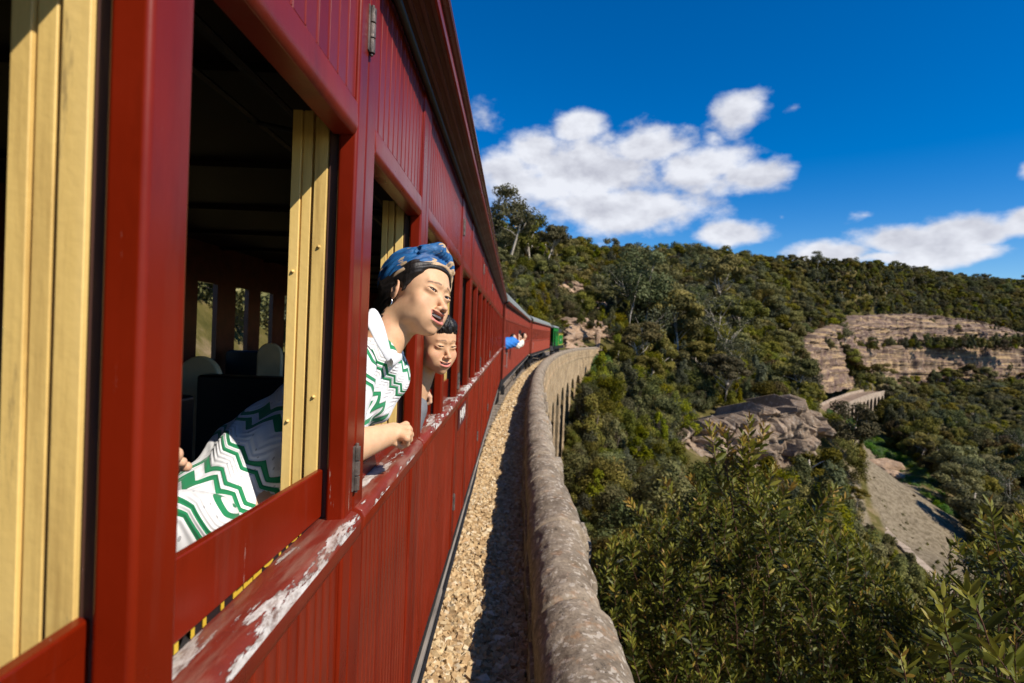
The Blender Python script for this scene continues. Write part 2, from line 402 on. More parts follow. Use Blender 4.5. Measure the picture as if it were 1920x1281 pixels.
    for k in range(0, len(cuts) - 1, 2):
        a, b = cuts[k], cuts[k + 1]
        ns = max(1, int((b - a) / .04)) if a < 4 and hi else 1
        s = MB()
        if hi and a < near:
            # top sheet (flaking) and nose as one piece, split per material
            s.ext(prof, a, b); o = s.build('window_sill', [SI, R1], root, smooth=False)
            me = o.data
            for p in me.polygons: p.material_index = 0 if (p.normal.z > .25) else 1
            bv = o.modifiers.new('bevel', 'BEVEL'); bv.width = .004; bv.segments = 2; bv.limit_method = 'ANGLE'; bv.angle_limit = .35; me.polygons.foreach_set('use_smooth', np.full(len(me.polygons), True))
        else: fs.add(*(lambda q: (q.v, q.f))((lambda q: (q.ext(prof, a, b), q)[1])(MB())))
    if fs.v:
        o = fs.build('window_sills', [SI, R1], root); o['kind'] = 'stuff'
        for p in o.data.polygons: p.material_index = 0 if p.normal.z > .25 else 1
    for mb_, nm, mt in ((fr, 'header_rails', R1), (fsa, 'drop_sashes', RW)):
        if mb_.v: mb_.build(nm, mt, root)['kind'] = 'stuff'
    # hinges on the door joints
    for a, b, t in posts:
        if t != 'door_a' or a > (9 if hi else 3): continue
        yj = a + .063
        for zc in ((.605, -.29, -1.0) if a > 0 else (.605,)):
            h = MB(); rr = .0075
            for q in range(3): h.tube([(.006, yj, zc - .045 + q * .031), (.006, yj, zc - .045 + q * .031 + .0285)], rr, 10)
            h.tube([(.006, yj, zc - .05), (.006, yj, zc + .052)], .004, 8)
            h.box(.0005, .0045, yj - .017, yj + .004, zc - .045, zc + .047)
            h.build('door_hinge', M['hinge'], root, bevel=.0008)
    # small door bolt stops
    # cornice: round bead, soffit boards, fascia, gutter, roof
    c = MB(); c.tube([(.014, y0, .775), (.014, y1, .775)], .011, 10); c.build('cornice_bead', M['black'], root, smooth=True)
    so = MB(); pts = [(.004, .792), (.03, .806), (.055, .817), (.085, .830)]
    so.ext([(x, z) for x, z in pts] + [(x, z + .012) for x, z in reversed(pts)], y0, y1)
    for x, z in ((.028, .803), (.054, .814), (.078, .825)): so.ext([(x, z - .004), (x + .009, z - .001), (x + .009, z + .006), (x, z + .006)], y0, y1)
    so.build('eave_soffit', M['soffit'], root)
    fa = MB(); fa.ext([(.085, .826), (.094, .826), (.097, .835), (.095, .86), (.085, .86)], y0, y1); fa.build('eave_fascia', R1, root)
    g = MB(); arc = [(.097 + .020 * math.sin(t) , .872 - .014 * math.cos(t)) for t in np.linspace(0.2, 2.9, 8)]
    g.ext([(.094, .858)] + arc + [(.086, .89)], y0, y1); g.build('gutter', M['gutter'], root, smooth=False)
    rf = MB(); n = 18; outer = []
    for k in range(n + 1):
        t = math.pi * k / n; outer.append((-WID / 2 + (WID / 2 + .088) * math.cos(t), .885 + .55 * math.sin(t) ** .75))
    inner = [(-WID / 2 + (WID / 2 + .06) * math.cos(math.pi * k / n), .86 + .52 * math.sin(math.pi * k / n) ** .8) for k in range(n, -1, -1)]
    rf.ext(outer + inner, y0 - .06, y1 + .06, cap=True); rf.build('roof', M['roof'], root, smooth=False)
    vents = MB()
    for yy in np.arange(y0 + 2, y1 - 1, 3.1):
        vents.tube([(-WID / 2, yy, 1.40), (-WID / 2, yy, 1.55)], .09, 10); vents.tube([(-WID / 2, yy, 1.55), (-WID / 2, yy, 1.60)], [.16, .12], 10)
    vents.build('roof_vents', M['roof'], root)['kind'] = 'stuff'
    # far side, floor, ceiling, ends
    fw = MB(); X = -WID
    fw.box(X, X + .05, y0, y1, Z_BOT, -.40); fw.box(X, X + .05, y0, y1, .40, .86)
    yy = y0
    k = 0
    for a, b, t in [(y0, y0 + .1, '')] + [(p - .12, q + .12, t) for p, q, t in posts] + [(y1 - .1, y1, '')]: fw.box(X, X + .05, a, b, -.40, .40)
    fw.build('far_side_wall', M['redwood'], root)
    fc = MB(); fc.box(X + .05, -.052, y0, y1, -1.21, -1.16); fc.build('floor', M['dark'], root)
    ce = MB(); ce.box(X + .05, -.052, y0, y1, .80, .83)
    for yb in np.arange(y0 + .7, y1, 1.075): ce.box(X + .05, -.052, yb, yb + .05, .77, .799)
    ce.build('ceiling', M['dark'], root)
    for ye in (y0, y1 - .06):
        en = MB(); en.box(X, -.005, ye, ye + .06, Z_BOT, 1.0 if not hi else .80); en.build('end_wall', R1, root)
    for ye in (y0, y1 - .1):
        cp = MB(); cp.box(-.06, .006, ye, ye + .1, Z_BOT, Z_TOP); cp.build('corner_post', RW, root, bevel=.004 if hi else 0)
    rk = MB(); 
    rk.tube([(-.5, y0 + .2, .62), (-.5, y1 - .2, .62)], .012, 6); rk.tube([(-.34, y0 + .2, .60), (-.34, y1 - .2, .60)], .012, 6)
    for yb in np.arange(y0 + .7, y1, 1.075): rk.tube([(-.06, yb, .66), (-.3, yb, .58), (-.52, yb, .62)], .008, 6)
    rk.build('luggage_rack', M['black'], root)
    # seats
    seat_y = [p[1] - .02 for p in posts if p[2] != 'mid'] + [p[0] for p in posts if p[2] == 'mid']
    if hi:
        def seat_end(x, y, ang=0):
            e = MB(); w = .21; prof = [(x - w, -1.16), (x + w, -1.16), (x + w, -.36)] + [(x + w * math.cos(t), -.36 + .30 * math.sin(t)) for t in np.linspace(0.1, math.pi - .1, 12)] + [(x - w, -.36)]
            e.ext(prof, y, y + .035); return e
        for (px_, py_, Y_, w_) in ((372, 668, 3.0, .115), (505, 643, 4.3, .095), (250, 690, 2.2, .12)):
            p_ = at(px_, py_, Y_); xx_ = float(p_[0]) + .32; zt = float(p_[2]); e = MB()
            e.ext([(xx_ - w_, -1.16), (xx_ + w_, -1.16), (xx_ + w_, zt - w_ * 1.1)] + [(xx_ + w_ * math.cos(t), zt - w_ * 1.1 + w_ * 1.1 * math.sin(t)) for t in np.linspace(.1, math.pi - .1, 12)] + [(xx_ - w_, zt - w_ * 1.1)], Y_, Y_ + .05)
            e.build('seat_end', M['seatwood'], root, bevel=.014, seg=3)
        for (pa, pb_, Y_) in (((368, 703), (545, 703), 2.75), ((150, 740), (330, 740), 1.9)):
            a_ = at(*pa, Y_); b_ = at(*pb_, Y_); b = MB(); b.box(float(a_[0]) + .32, float(b_[0]) + .32, Y_, Y_ + .12, -1.1, float(a_[2])); b.build('seat_back', M['seatcloth'], root, bevel=.015)
        for (x0, x1, y) in ((-.95, -.13, 3.9), (-.95, -.13, 5.9), (-2.8, -1.9, 6.2), (-2.8, -1.9, 8.2), (-.95, -.13, 8.1)):
            b = MB(); b.ext([(x0, -1.1), (x1, -1.1), (x1, -.33), (x1 - .04, -.30), (x0 + .04, -.30), (x0, -.33)], y - .06, y + .04); b.build('seat_back', M['seatcloth'], root, bevel=.02)
            b = MB(); b.box(x0, x1, y + .04, y + .5, -.85, -.72); b.build('seat_cushion', M['seatcloth'], root, bevel=.02)
    # solebar, truss, bogies
    u = MB(); u.box(-.10, -.04, y0, y1, Z_BOT - .22, Z_BOT - .001); u.box(X + .04, X + .1, y0, y1, Z_BOT - .22, Z_BOT - .001)
    u.tube([(-.12, y0 + 5.2, Z_BOT - .2), (-.12, y0 + 7.5, Z_BOT - .62), (-.12, y1 - 7.5, Z_BOT - .62), (-.12, y1 - 5.2, Z_BOT - .2)], .022, 6)
    u.build('underframe', M['black'], root)
    for yc in (y0 + 3.0, y1 - 3.0):
        bg = MB(); bg.box(-.42, -.34, yc - 1.55, yc + 1.55, -1.95, -1.72); bg.box(X + .34, X + .42, yc - 1.55, yc + 1.55, -1.95, -1.72); bg.box(X + .3, -.3, yc - .2, yc + .2, -1.9, -1.6)
        for dy in (-1.1, 1.1): bg.box(-.36, -.24, yc + dy - .13, yc + dy + .13, -2.12, -1.80); 
        bo = bg.build('bogie', M['black'], root, bevel=.01)
        for dy in (-1.1, 1.1):
            for xx in (-.50, X + .45):
                w = MB(); w.tube([(xx - .06, yc + dy, -2.0), (xx + .06, yc + dy, -2.0)], .42, 24); w.tube([(xx - .085, yc + dy, -2.0), (xx - .055, yc + dy, -2.0)], .45, 24); w.build('wheel', M['black'], bo, smooth=False)
    # footboards: plain and ribbed lengths of timber in turn
    ys = y0 + 1.0; k = 0
    while ys < y1 - 1.2:
        ln = 1.04 if k % 2 else .86
        s = MB(); s.box(-.26, -.029 + random.uniform(-.004, .004), ys, ys + ln - .015, -1.475, -1.45 + random.uniform(-.003, .003))
        if k % 2 == 0:
            for q in range(5): s.box(-.20 + q * .033, -.185 + q * .033, ys + .05, ys + ln - .07, -1.449, -1.441)
        if k % 3 == 0: s.box(-.07, -.04, ys + .1, ys + .14, -1.46, -1.26)
        if (hi and ys < 9): s.build('footboard', M['tread'], root, bevel=.004)
        else:
            if k == 0 or 'fbm' not in locals() or locals()['fbm'] is None: fbm = MB()
            fbm.add(s.v, s.f)
        ys += ln; k += 1
    if not hi or True:
        if 'fbm' in locals() and fbm.v: fbm.build('footboards', M['tread'], root)['kind'] = 'stuff'
    return root
CAR1_LOC = (-.32, 0, 0)
car1 = carriage('passenger_carriage', -5.4, 14.8, (M['red'], M['redw'], M['sill']), True,
                'nearest dark red timber carriage with open windows that the woman and boy lean from', 'carriages of the tourist train', CAR1_LOC)
def place(p0, p1):
    dx, dy = p1[0] - p0[0], p1[1] - p0[1]; return -math.atan2(dx, dy), math.hypot(dx, dy)
C2A, C2B = (-.27, 15.55), (1.02, 37.2)
C3A, C3B = (1.20, 38.0), (3.62, 57.3)
rz2, L2 = place(C2A, C2B); rz3, L3 = place(C3A, C3B)
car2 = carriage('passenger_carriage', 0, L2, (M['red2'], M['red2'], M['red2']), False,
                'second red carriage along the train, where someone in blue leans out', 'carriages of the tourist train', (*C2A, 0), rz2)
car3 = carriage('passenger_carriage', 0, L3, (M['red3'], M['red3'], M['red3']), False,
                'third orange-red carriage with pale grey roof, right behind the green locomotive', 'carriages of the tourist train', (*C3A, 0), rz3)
# gangway bellows and steps between the carriages
for loc, rz, own in ((C2A, rz2, car2), (C3A, rz3, car3)):
    g = MB(); g.box(-2.2, -.7, -.72, -.02, -1.2, .75); g.build('gangway', M['black'], own)
    h = MB()
    h.tube([(.02, .12, -.55), (.09, .12, -.55)], .012, 6); h.tube([(.02, .12, -.9), (.09, .12, -.9)], .012, 6); h.tube([(.02, -.5, -.35), (.09, -.5, -.35)], .012, 6); h.tube([(.09, .12, -.52), (.09, .12, -.95)], .012, 6)
    h.build('hand_rail', M['steel'], own)
# painted number and the strip of lettering in the slot under the drop sash
def text_mesh(name, body, size, mat, mw, parent=None, depth=.0008, spacing=1.0, offset=0):
    cu = bpy.data.curves.new(name, 'FONT'); cu.body = body; cu.size = size; cu.extrude = depth; cu.align_x = 'CENTER'; cu.align_y = 'CENTER'; cu.space_character = spacing; cu.offset = offset; cu.resolution_u = 3
    tmp = bpy.data.objects.new('tmp', cu); me = bpy.data.meshes.new_from_object(tmp); bpy.data.objects.remove(tmp)
    me.name = name; me.materials.clear(); me.materials.append(mat)
    o = bpy.data.objects.new(name, me); COL.objects.link(o); o.matrix_world = mw
    if parent: o.parent = parent
    return o
def side_mw(x, y, z, sx=1, sz=1):
    # text x axis -> +y (forward, so it reads from outside left to right), text y axis -> +z, normal -> +x
    return Matrix(((0, 0, 1, x), (sx, 0, 0, y), (0, sz, 0, z), (0, 0, 0, 1)))
pl = MB(); pl.box(0.0005, .0025, 3.47, 3.97, -.605, -.475); pl = pl.build('number_plate', simple('dark_maroon_number_ground', (.10, .018, .016), .5), car1)
text_mesh('number', '1404', .115, M['white'], side_mw(.0035, 3.72, -.54, 1.75, 1.0), car1, offset=.002)
ls = MB(); ls.box(-.0615, -.0525, .50, 1.10, -.46, -.340); ls = ls.build('sign_strip', simple('black_sign_strip', (.01, .01, .009), .5), car1)
text_mesh('lettering', "I 7MT I LLLC HCI", .062, M['yellow'], side_mw(-.0520, .80, -.365, 1.0, .75), car1, offset=.0012)
# ------------------------------------------------------------------ locomotive
loco = empty('steam_locomotive', (4.1, 59.0, 0), -math.radians(11.5)); tag(loco, 'green and black steam locomotive with open cab and lined coal bunker', 'locomotive')
M['green'] = simple('loco_green_paint', (.012, .20, .030), .35, nscale=5, var=.2); M['coal'] = simple('coal', (.02, .02, .022), .8, nscale=8, var=.5, bstr=1)
M['locoy'] = simple('loco_yellow_lining', (.55, .42, .08), .5)
def P_(mb, nm, mt, **k): return mb.build(nm, mt, loco, **k)
b = MB(); prof = [(-2.75, .95)] + [(-1.4 + 1.5 * math.cos(t), .85 + .32 * math.sin(t)) for t in np.linspace(math.pi, 0, 10)] + [(.05, .80)]
b.ext([(-2.9, .80)] + [(-1.45 + 1.55 * math.cos(t), .82 + .33 * math.sin(t)) for t in np.linspace(math.pi, 0, 12)], 0, 3.9); P_(b, 'cab_roof', M['roof'])
b = MB(); b.box(-.04, .02, 0, .25, -1.1, .8); b.box(-.04, .02, 1.55, 3.7, -1.1, .8); b.box(-.04, .02, .25, 1.55, .45, .8); b.box(-2.9, -2.84, 0, 3.7, -1.1, .8); P_(b, 'cab_side', M['green'])
b = MB(); b.box(-.02, .035, 2.1, 3.0, -.05, .45); P_(b, 'cab_window', M['seatcloth'])
b = MB(); b.box(-2.84, -.04, 3.64, 3.7, -1.1, .8); P_(b, 'cab_back', M['green'])
b = MB(); b.box(-2.8, .0, -.1, 9.5, -1.45, -1.1); P_(b, 'running_frame', M['black'])
b = MB(); b.box(-2.85, .03, 3.9, 8.1, -1.1, .15); bk = P_(b, 'coal_bunker', M['green'])
b = MB()
for z in (.155, .24): b.box(-2.87, .05, 3.88, 8.12, z, z + .03)
b.box(.03, .045, 3.95, 8.05, -1.05, -.99); b.box(.03, .045, 3.95, 4.02, -.99, .06); b.box(.03, .045, 7.98, 8.05, -.99, .06); b.box(.03, .045, 3.95, 8.05, .06, .12); P_(b, 'bunker_lining', M['locoy'])
b = MB(); b.box(-2.6, -.1, 4.1, 7.9, .27, .72); c = P_(b, 'coal_load', M['coal'], bevel=.15)
b = MB(); b.tube([(.045, 6, -.5), (.06, 6, -.5)], .14, 14); b.tube([(.06, 6, -.5), (.07, 6, -.5)], .07, 5); P_(b, 'emblem', M['white'])
b = MB(); b.tube([(-1.4, -3.8, -.2), (-1.4, 0, -.2)], .95, 20); P_(b, 'boiler', M['black'])
b = MB(); b.tube([(-1.4, -3.2, .6), (-1.4, -3.2, 1.3)], [.28, .22], 14); P_(b, 'chimney', M['black'])
for yy in (1.0, 2.7, 5.0, 7.0):
    b = MB(); b.tube([(-.4, yy, -1.85), (-.25, yy, -1.85)], .62 if yy < 4 else .48, 20); b.tube([(-.25, yy, -1.85), (-.2, yy, -1.85)], .1, 8); P_(b, 'wheel', M['black'])
b = MB(); b.box(-.25, -.15, .6, 3.2, -1.9, -1.8); b.box(-.3, -.02, -.2, .5, -1.6, -1.1); b.tube([(.0, .3, -1.0), (.0, .3, .6)], .02, 6); P_(b, 'side_rods', M['steel'])
b = MB()
for q in range(9): b.box(-.35 + .02 * q % .3, .04, .3 + .13 * q, .38 + .13 * q, -1.5 - .08 * (q % 4), -1.1 + .2 * (q % 3)); 
P_(b, 'cab_fittings', M['black'])
# ------------------------------------------------------------------ track, ballast, viaduct
def wallx(Y):
    Y = np.asarray(Y, dtype=float); d = np.maximum(Y - 3.5, 0); return .225 + d * d / (2 * 385.) + np.maximum(Y - 85, 0) ** 2 * .004 + np.maximum(-Y - 2, 0) ** 2 / 770
def frame_at(Y):
    e = .05; dx = float(wallx(Y + e) - wallx(Y - e)) / (2 * e); t = Vector((dx, 1, 0)).normalized(); n = Vector((t.y, -t.x, 0)); return Vector((float(wallx(Y)), Y, 0)), t, n   # n points right, outwards
def stone_mat(name, c0, c1, c2, scale=5., lichen=.4, brick=None):
    m, nt, b = material(name); L = nt.links
    g = mk(nt, 'ShaderNodeNewGeometry'); pos = g.outputs['Position']
    n = noise_n(nt, scale, 9, .68, vec=pos); n2 = noise_n(nt, scale * 6, 6, .65, vec=pos); n3 = noise_n(nt, scale * .35, 4, vec=pos)
    c = ramp(nt, n.outputs['Fac'], [(.28, c0), (.5, c1), (.72, c2)])
    c = mixc(nt, .55, c, ramp(nt, n2.outputs['Fac'], [(.3, tuple(x * .45 for x in c1)), (.7, tuple(min(1, x * 1.45) for x in c1))]))
    c = mixc(nt, ramp(nt, n3.outputs['Fac'], [(.4, (0, 0, 0)), (.65, (.5, .5, .5))]), c, tuple(x * .4 for x in c0))
    if lichen:
        v = noise_n(nt, scale * 2.6, 7, .62, vec=pos); v2 = mk(nt, 'ShaderNodeTexVoronoi'); v2.inputs['Scale'].default_value = scale * 3.2; L.new(pos, v2.inputs['Vector'])
        mm = mk(nt, 'ShaderNodeMath', operation='SUBTRACT'); L.new(v.outputs['Fac'], mm.inputs[0])
        m3 = mk(nt, 'ShaderNodeMath', operation='MULTIPLY'); L.new(v2.outputs['Distance'], m3.inputs[0]); m3.inputs[1].default_value = .35; L.new(m3.outputs[0], mm.inputs[1])
        c = mixc(nt, ramp(nt, mm.outputs[0], [(.40, (0, 0, 0)), (.44, (lichen,) * 3)]), c, (.46, .40, .33))
        v3 = noise_n(nt, scale * 3.1, 8, .7, vec=pos); c = mixc(nt, ramp(nt, v3.outputs['Fac'], [(.60, (0, 0, 0)), (.66, (lichen,) * 3)]), c, (.035, .03, .026))
        v4 = noise_n(nt, scale * 1.3, 6, .6, vec=pos); c = mixc(nt, ramp(nt, v4.outputs['Fac'], [(.56, (0, 0, 0)), (.7, (lichen,) * 3)]), c, (.28, .15, .07))
    L.new(c, b.inputs['Base Color']); b.inputs['Roughness'].default_value = .92; b.inputs['Specular IOR Level'].default_value = .2
    ad = mk(nt, 'ShaderNodeMath', operation='MULTIPLY_ADD'); L.new(n2.outputs['Fac'], ad.inputs[0]); ad.inputs[1].default_value = .5; L.new(n.outputs['Fac'], ad.inputs[2])
    bump(nt, b, ad.outputs[0], .8, .02); return m
M['coping'] = stone_mat('weathered_sandstone_coping', (.11, .075, .050), (.28, .222, .160), (.51, .43, .335), 6., .7)
M['ashlar'] = stone_mat('warm_sandstone_blocks', (.30, .20, .11), (.46, .33, .19), (.58, .45, .28), 1.6, .25)
M['arch_dark'] = stone_mat('arch_soffit_stone', (.10, .075, .05), (.17, .12, .08), (.22, .17, .11), 2, .2)
viad = empty('stone_viaduct', (0, 0, -2.5)); tag(viad, 'curved sandstone railway viaduct with round topped parapet and tall arches', 'viaduct')
VM = viad.matrix_world.copy()
def vchild(o): o.parent = viad; o.matrix_parent_inverse = Matrix.Translation((0, 0, 2.5)); return o
def grid_faces(nu, nv, wrap=False):
    i, j = np.meshgrid(np.arange(nu - 1), np.arange(nv if wrap else nv - 1), indexing='ij'); j2 = (j + 1) % nv
    return np.stack([i * nv + j, i * nv + j2, (i + 1) * nv + j2, (i + 1) * nv + j], -1).reshape(-1, 4)
def coping_stone(ya, yb, k, fine):
    w = .52 + .03 * math.sin(k * 2.1) + random.uniform(-.02, .03); hgt = .40; nu = 40 if fine else (14 if ya < 40 else 6); nv = 44 if fine else 20
    jx = random.uniform(-.008, .012); jz = random.uniform(-.012, .010); tilt = random.uniform(-.010, .010)
    prof = []
    for j in range(nv):
        t = -1.15 + (math.pi + 2.3) * j / (nv - 1) if False else math.pi * j / (nv - 1)
        prof.append((w / 2 - (w / 2) * math.cos(t), -.30 + .30 * math.sin(t) ** .82))
    prof = [(prof[0][0], -.46)] + prof + [(prof[-1][0], -.46)]
    nv2 = len(prof); V = []
    for i in range(nu):
        s = i / (nu - 1); Y = ya + .006 + (yb - ya - .012) * s
        o, t, n = frame_at(Y)
        e = min(s, 1 - s) * (yb - ya); sh = 1 - .035 * math.exp(-e / .018)      # worn arris at the joints
        for (a, z) in prof:
            aa = (a - w / 2) * sh + w / 2 + jx; zz = z * (1 if z < -.4 else 1) + jz + tilt * (s - .5) - (1 - sh) * .28
            V.append(o + n * aa + Vector((0, 0, -1.78 + zz)))
    V = np.array(V)
    Nn = V.copy().reshape(nu, nv2, 3); cen = np.array([list(frame_at(ya + (yb - ya) * i / (nu - 1))[0] + frame_at(ya)[2] * w / 2) for i in range(nu)]); cen[:, 2] = -2.08
    d = Nn - cen[:, None, :]; d /= np.linalg.norm(d, axis=2, keepdims=True)
    f = noise3(V, 3, 5, 4.5) * .034 + noise3(V, 5, 3, 22) * (.008 if fine else .004) + np.minimum(noise3(V, 9, 3, 1.6), 0) * .02
    V = V + (d.reshape(-1, 3) * f[:, None])
    F_ = grid_faces(nu, nv2); caps = [list(range(nv2 - 1, -1, -1)), [(nu - 1) * nv2 + q for q in range(nv2)]]
    Fl = [tuple(r) for r in F_[:, ::-1].tolist()] + [tuple(c[::-1]) for c in caps]
    return mesh_obj('coping_stone', V, Fl, M['coping'], None, smooth=True)
yc = -3.0; k = 0
while yc < 104:
    ln = random.uniform(.55, 1.05) if yc < 40 else random.uniform(.9, 1.3)
    vchild(coping_stone(yc, min(yc + ln, 104.5), k, yc > 1.2 and yc < 14)); yc += ln; k += 1
# rough ledges and blocks of the outer edge beneath the coping: each block a part near the camera
def rough_block(x0, x1, y0, y1, z0, z1, seed, n=5, amp=.02, mat='coping', name='wall_block'):
    b = bmesh.new(); bmesh.ops.create_cube(b, size=1); bmesh.ops.subdivide_edges(b, edges=b.edges[:], cuts=n, use_grid_fill=True)
    V = np.array([v.co for v in b.verts]); 
    q = np.abs(V) * 2; V = V * (1 - .06 * (np.sort(q, axis=1)[:, 1:2] ** 6))
    V = V * np.array([x1 - x0, y1 - y0, z1 - z0]) + np.array([(x0 + x1) / 2, (y0 + y1) / 2, (z0 + z1) / 2])
    V = V + np.stack([noise3(V, seed + i, 3, 7) for i in range(3)], 1) * amp
    Fl = [tuple(v.index for v in f.verts) for f in b.faces]; b.free()
    o, t, nrm = frame_at((y0 + y1) / 2); base = float(wallx((y0 + y1) / 2))
    # bend along the wall: shift x by the wall position
    V[:, 0] += wallx(V[:, 1])
    return mesh_obj(name, V, Fl, M[mat], None, smooth=True)
yb_ = -1.0; row = 0; cnt = 0
for row in range(6):
    yb_ = -1.0 - .3 * (row % 2)
    while yb_ < 22 and cnt < 290:
        ln = random.uniform(.45, .85)
        prot = random.uniform(-.02, .05) + (.10 if random.random() < .18 else 0)
        z1 = -2.20 - row * .32; 
        if row == 0 or (yb_ > 2):
            vchild(rough_block(.30, .545 + prot + .012 * row, yb_, yb_ + ln - .012, z1 - .31, z1 - .004, cnt)); cnt += 1
        if row < 2: vchild(rough_block(-.02 - random.uniform(0, .02), .28, yb_, yb_ + ln - .012, z1 - .31, z1 - .004, cnt + 500, 3)); cnt += 1
        yb_ += ln
# body of the viaduct: long curved walls with arched openings on both faces
def arch_wall(y0, y1, off, thick, ztop, zbot, pitch=7.4, span=5.2):
    """wall face swept along the curve with arches cut out, built as columns of quads, with block relief"""
    V = []; Fc = []
    def P(y, z, o): 
        p, t, n = frame_at(y); q = p + n * o; return (q.x, q.y, z)
    rise_top = -6.0
    ys = np.arange(y0, y1, .25)
    def low(y):
        s = (y - y0) % pitch - pitch / 2
        if abs(s) < span / 2: return rise_top - (span / 2) + math.sqrt(max(0, (span / 2) ** 2 - s * s))
        return None
    mb = MB()
    for a in ys:
        b_ = a + .25; la, lb = low(a + 1e-4), low(b_ - 1e-4)
        if la is None or lb is None: za = zb = zbot
        else: za, zb = la, lb
        pts = [P(a, za, off), P(b_, zb, off), P(b_, ztop, off), P(a, ztop, off)]; pin = [P(a, za, off - thick), P(b_, zb, off - thick)]
        mb.add(pts + pin, [(0, 1, 2, 3), (1, 0, 4, 5)])
        if (la is None) != (low(a - .25 + 1e-4) is None):   # pier cheek
            zt = rise_top - span / 2
            mb.add([P(a, zbot, off), P(a, zbot, off - thick), P(a, zt, off - thick), P(a, zt, off)], [(0, 1, 2, 3), (3, 2, 1, 0)])
    return mb
vchild(arch_wall(-4, 104, .56, 4.3, -2.2, -26).build('arcade_wall', M['ashlar']))
lw = MB()
# inner deck
for a in np.arange(-8, 106, 1.0):
    def P(y, o, z): p, t, n = frame_at(y); q = p + n * o; return (q.x, q.y, z)
    lw.add([P(a, -4.6, -2.75), P(a + 1, -4.6, -2.75), P(a + 1, .3, -2.75), P(a, .3, -2.75), P(a, -4.6, -3.3), P(a + 1, -4.6, -3.3)], [(0, 3, 2, 1), (0, 1, 5, 4)])
vchild(lw.build('deck_slab', M['arch_dark']))
# ashlar blocks on the far outer face (real relief)
def low_at(y):
    s = (y + 4) % 7.4 - 3.7
    return (-6.0 - 2.6 + math.sqrt(max(0, 2.6 ** 2 - s * s))) if abs(s) < 2.6 else -99
bk_mb = MB(); arch_mb = MB(); big = []
z = -2.2; rowi = 0
while z > -15:
    hgt = .42; y = 24 - (rowi % 2) * .45
    while y < 104:
        ln = random.uniform(.7, 1.2); c = y + ln / 2
        lo = max(low_at(y + .05), low_at(y + ln - .05), low_at(c))
        if z - hgt > lo + .12:
            p, t, n = frame_at(c); o0 = .56; o1 = .60 + random.uniform(0, .035)
            if rowi == 2: o1 += .10
            a0 = p - t * (ln / 2 - .02); a1 = p + t * (ln / 2 - .02)
            q = [a0 + n * o1, a1 + n * o1, a1 + n * o0, a0 + n * o0]
            bb = MB(); bb.add([(v.x, v.y, z - hgt + .02) for v in q] + [(v.x, v.y, z - .02) for v in q], [(0, 1, 2, 3), (4, 7, 6, 5), (0, 4, 5, 1), (1, 5, 6, 2), (3, 7, 4, 0)])
            if 34 < c < 96 and len(big) < 280 and z > -6: big.append(bb)
            else: bk_mb.add(bb.v, bb.f)
        y += ln
    z -= hgt; rowi += 1
for bb in big: vchild(bb.build('ashlar_block', M['ashlar']))
vchild(bk_mb.build('ashlar_blocks', M['ashlar']))['kind'] = 'stuff'
# ballast: a sheet of stones
M['ballast'] = None
def ballast_mat(nm='ballast_stone'):
    m, nt, b = material(nm); L = nt.links
    at_ = mk(nt, 'ShaderNodeAttribute', attribute_name='rnd'); 
    g = mk(nt, 'ShaderNodeNewGeometry')
    c = ramp(nt, at_.outputs['Fac'], [(0, (.18, .10, .04)), (.25, (.38, .23, .10)), (.5, (.52, .36, .18)), (.75, (.62, .48, .28)), (.92, (.70, .62, .48)), (1, (.36, .18, .06))])
    n = noise_n(nt, 40, 5, .6, vec=g.outputs['Position']); c = mixc(nt, .45, c, ramp(nt, n.outputs['Fac'], [(.3, (.26, .15, .06)), (.7, (.64, .47, .27))]))
    L.new(c, b.inputs['Base Color']); b.inputs['Roughness'].default_value = .85; bump(nt, b, n.outputs['Fac'], .4, .006); return m
M['ballast'] = ballast_mat()
def stones(n, Ya, Yb, size, name, zlift=0):
    u = rng.random(n); Y = np.sqrt(Ya ** 2 + u * (Yb ** 2 - Ya ** 2)) if False else Ya + (Yb - Ya) * u
    X = wallx(Y) + .02 - rng.random(n) * 1.0; X = np.maximum(X, -0.62 + (wallx(Y) - .225) * 1)
    S = size * (0.55 + rng.random(n) ** 2 * 1.1)
    base = np.array([[-1, -1, -1], [1, -1, -1], [1, 1, -1], [-1, 1, -1], [-1, -1, 1], [1, -1, 1], [1, 1, 1], [-1, 1, 1]], float) * .5
    quads = np.array([[0, 3, 2, 1], [4, 5, 6, 7], [0, 1, 5, 4], [1, 2, 6, 5], [2, 3, 7, 6], [3, 0, 4, 7]])
    V = base[None] * (.55 + rng.random((n, 8, 3)) * .55); V *= (S[:, None] * (.6 + .6 * rng.random((n, 3))))[:, None, :]
    q = rng.normal(size=(n, 4)); q /= np.linalg.norm(q, axis=1, keepdims=True); a, b, c, d = q.T
    Rm = np.stack([np.stack([1 - 2 * (c * c + d * d), 2 * (b * c - a * d), 2 * (b * d + a * c)], -1), np.stack([2 * (b * c + a * d), 1 - 2 * (b * b + d * d), 2 * (c * d - a * b)], -1), np.stack([2 * (b * d - a * c), 2 * (c * d + a * b), 1 - 2 * (b * b + c * c)], -1)], 1)
    V = np.einsum('nij,nkj->nki', Rm, V)
    Zb = -2.505 + zlift + .05 * noise3(np.stack([X * 2, Y * 2, Y * 0], 1), 2, 2) + rng.random(n) * .03
    V += np.stack([X, Y, Zb], 1)[:, None, :]
    Fq = (quads[None] + (np.arange(n) * 8)[:, None, None]).reshape(-1, 4)
    return V.reshape(-1, 3), Fq, np.repeat(rng.random(n), 8)
V1, F1, r1 = stones(24000, 2.6, 13, .047, 'a'); V2, F2, r2 = stones(12000, 13, 30, .075, 'b'); V3, F3, r3 = stones(10000, 30, 62, .11, 'c')
F2 = F2 + len(V1); F3 = F3 + len(V1) + len(V2)
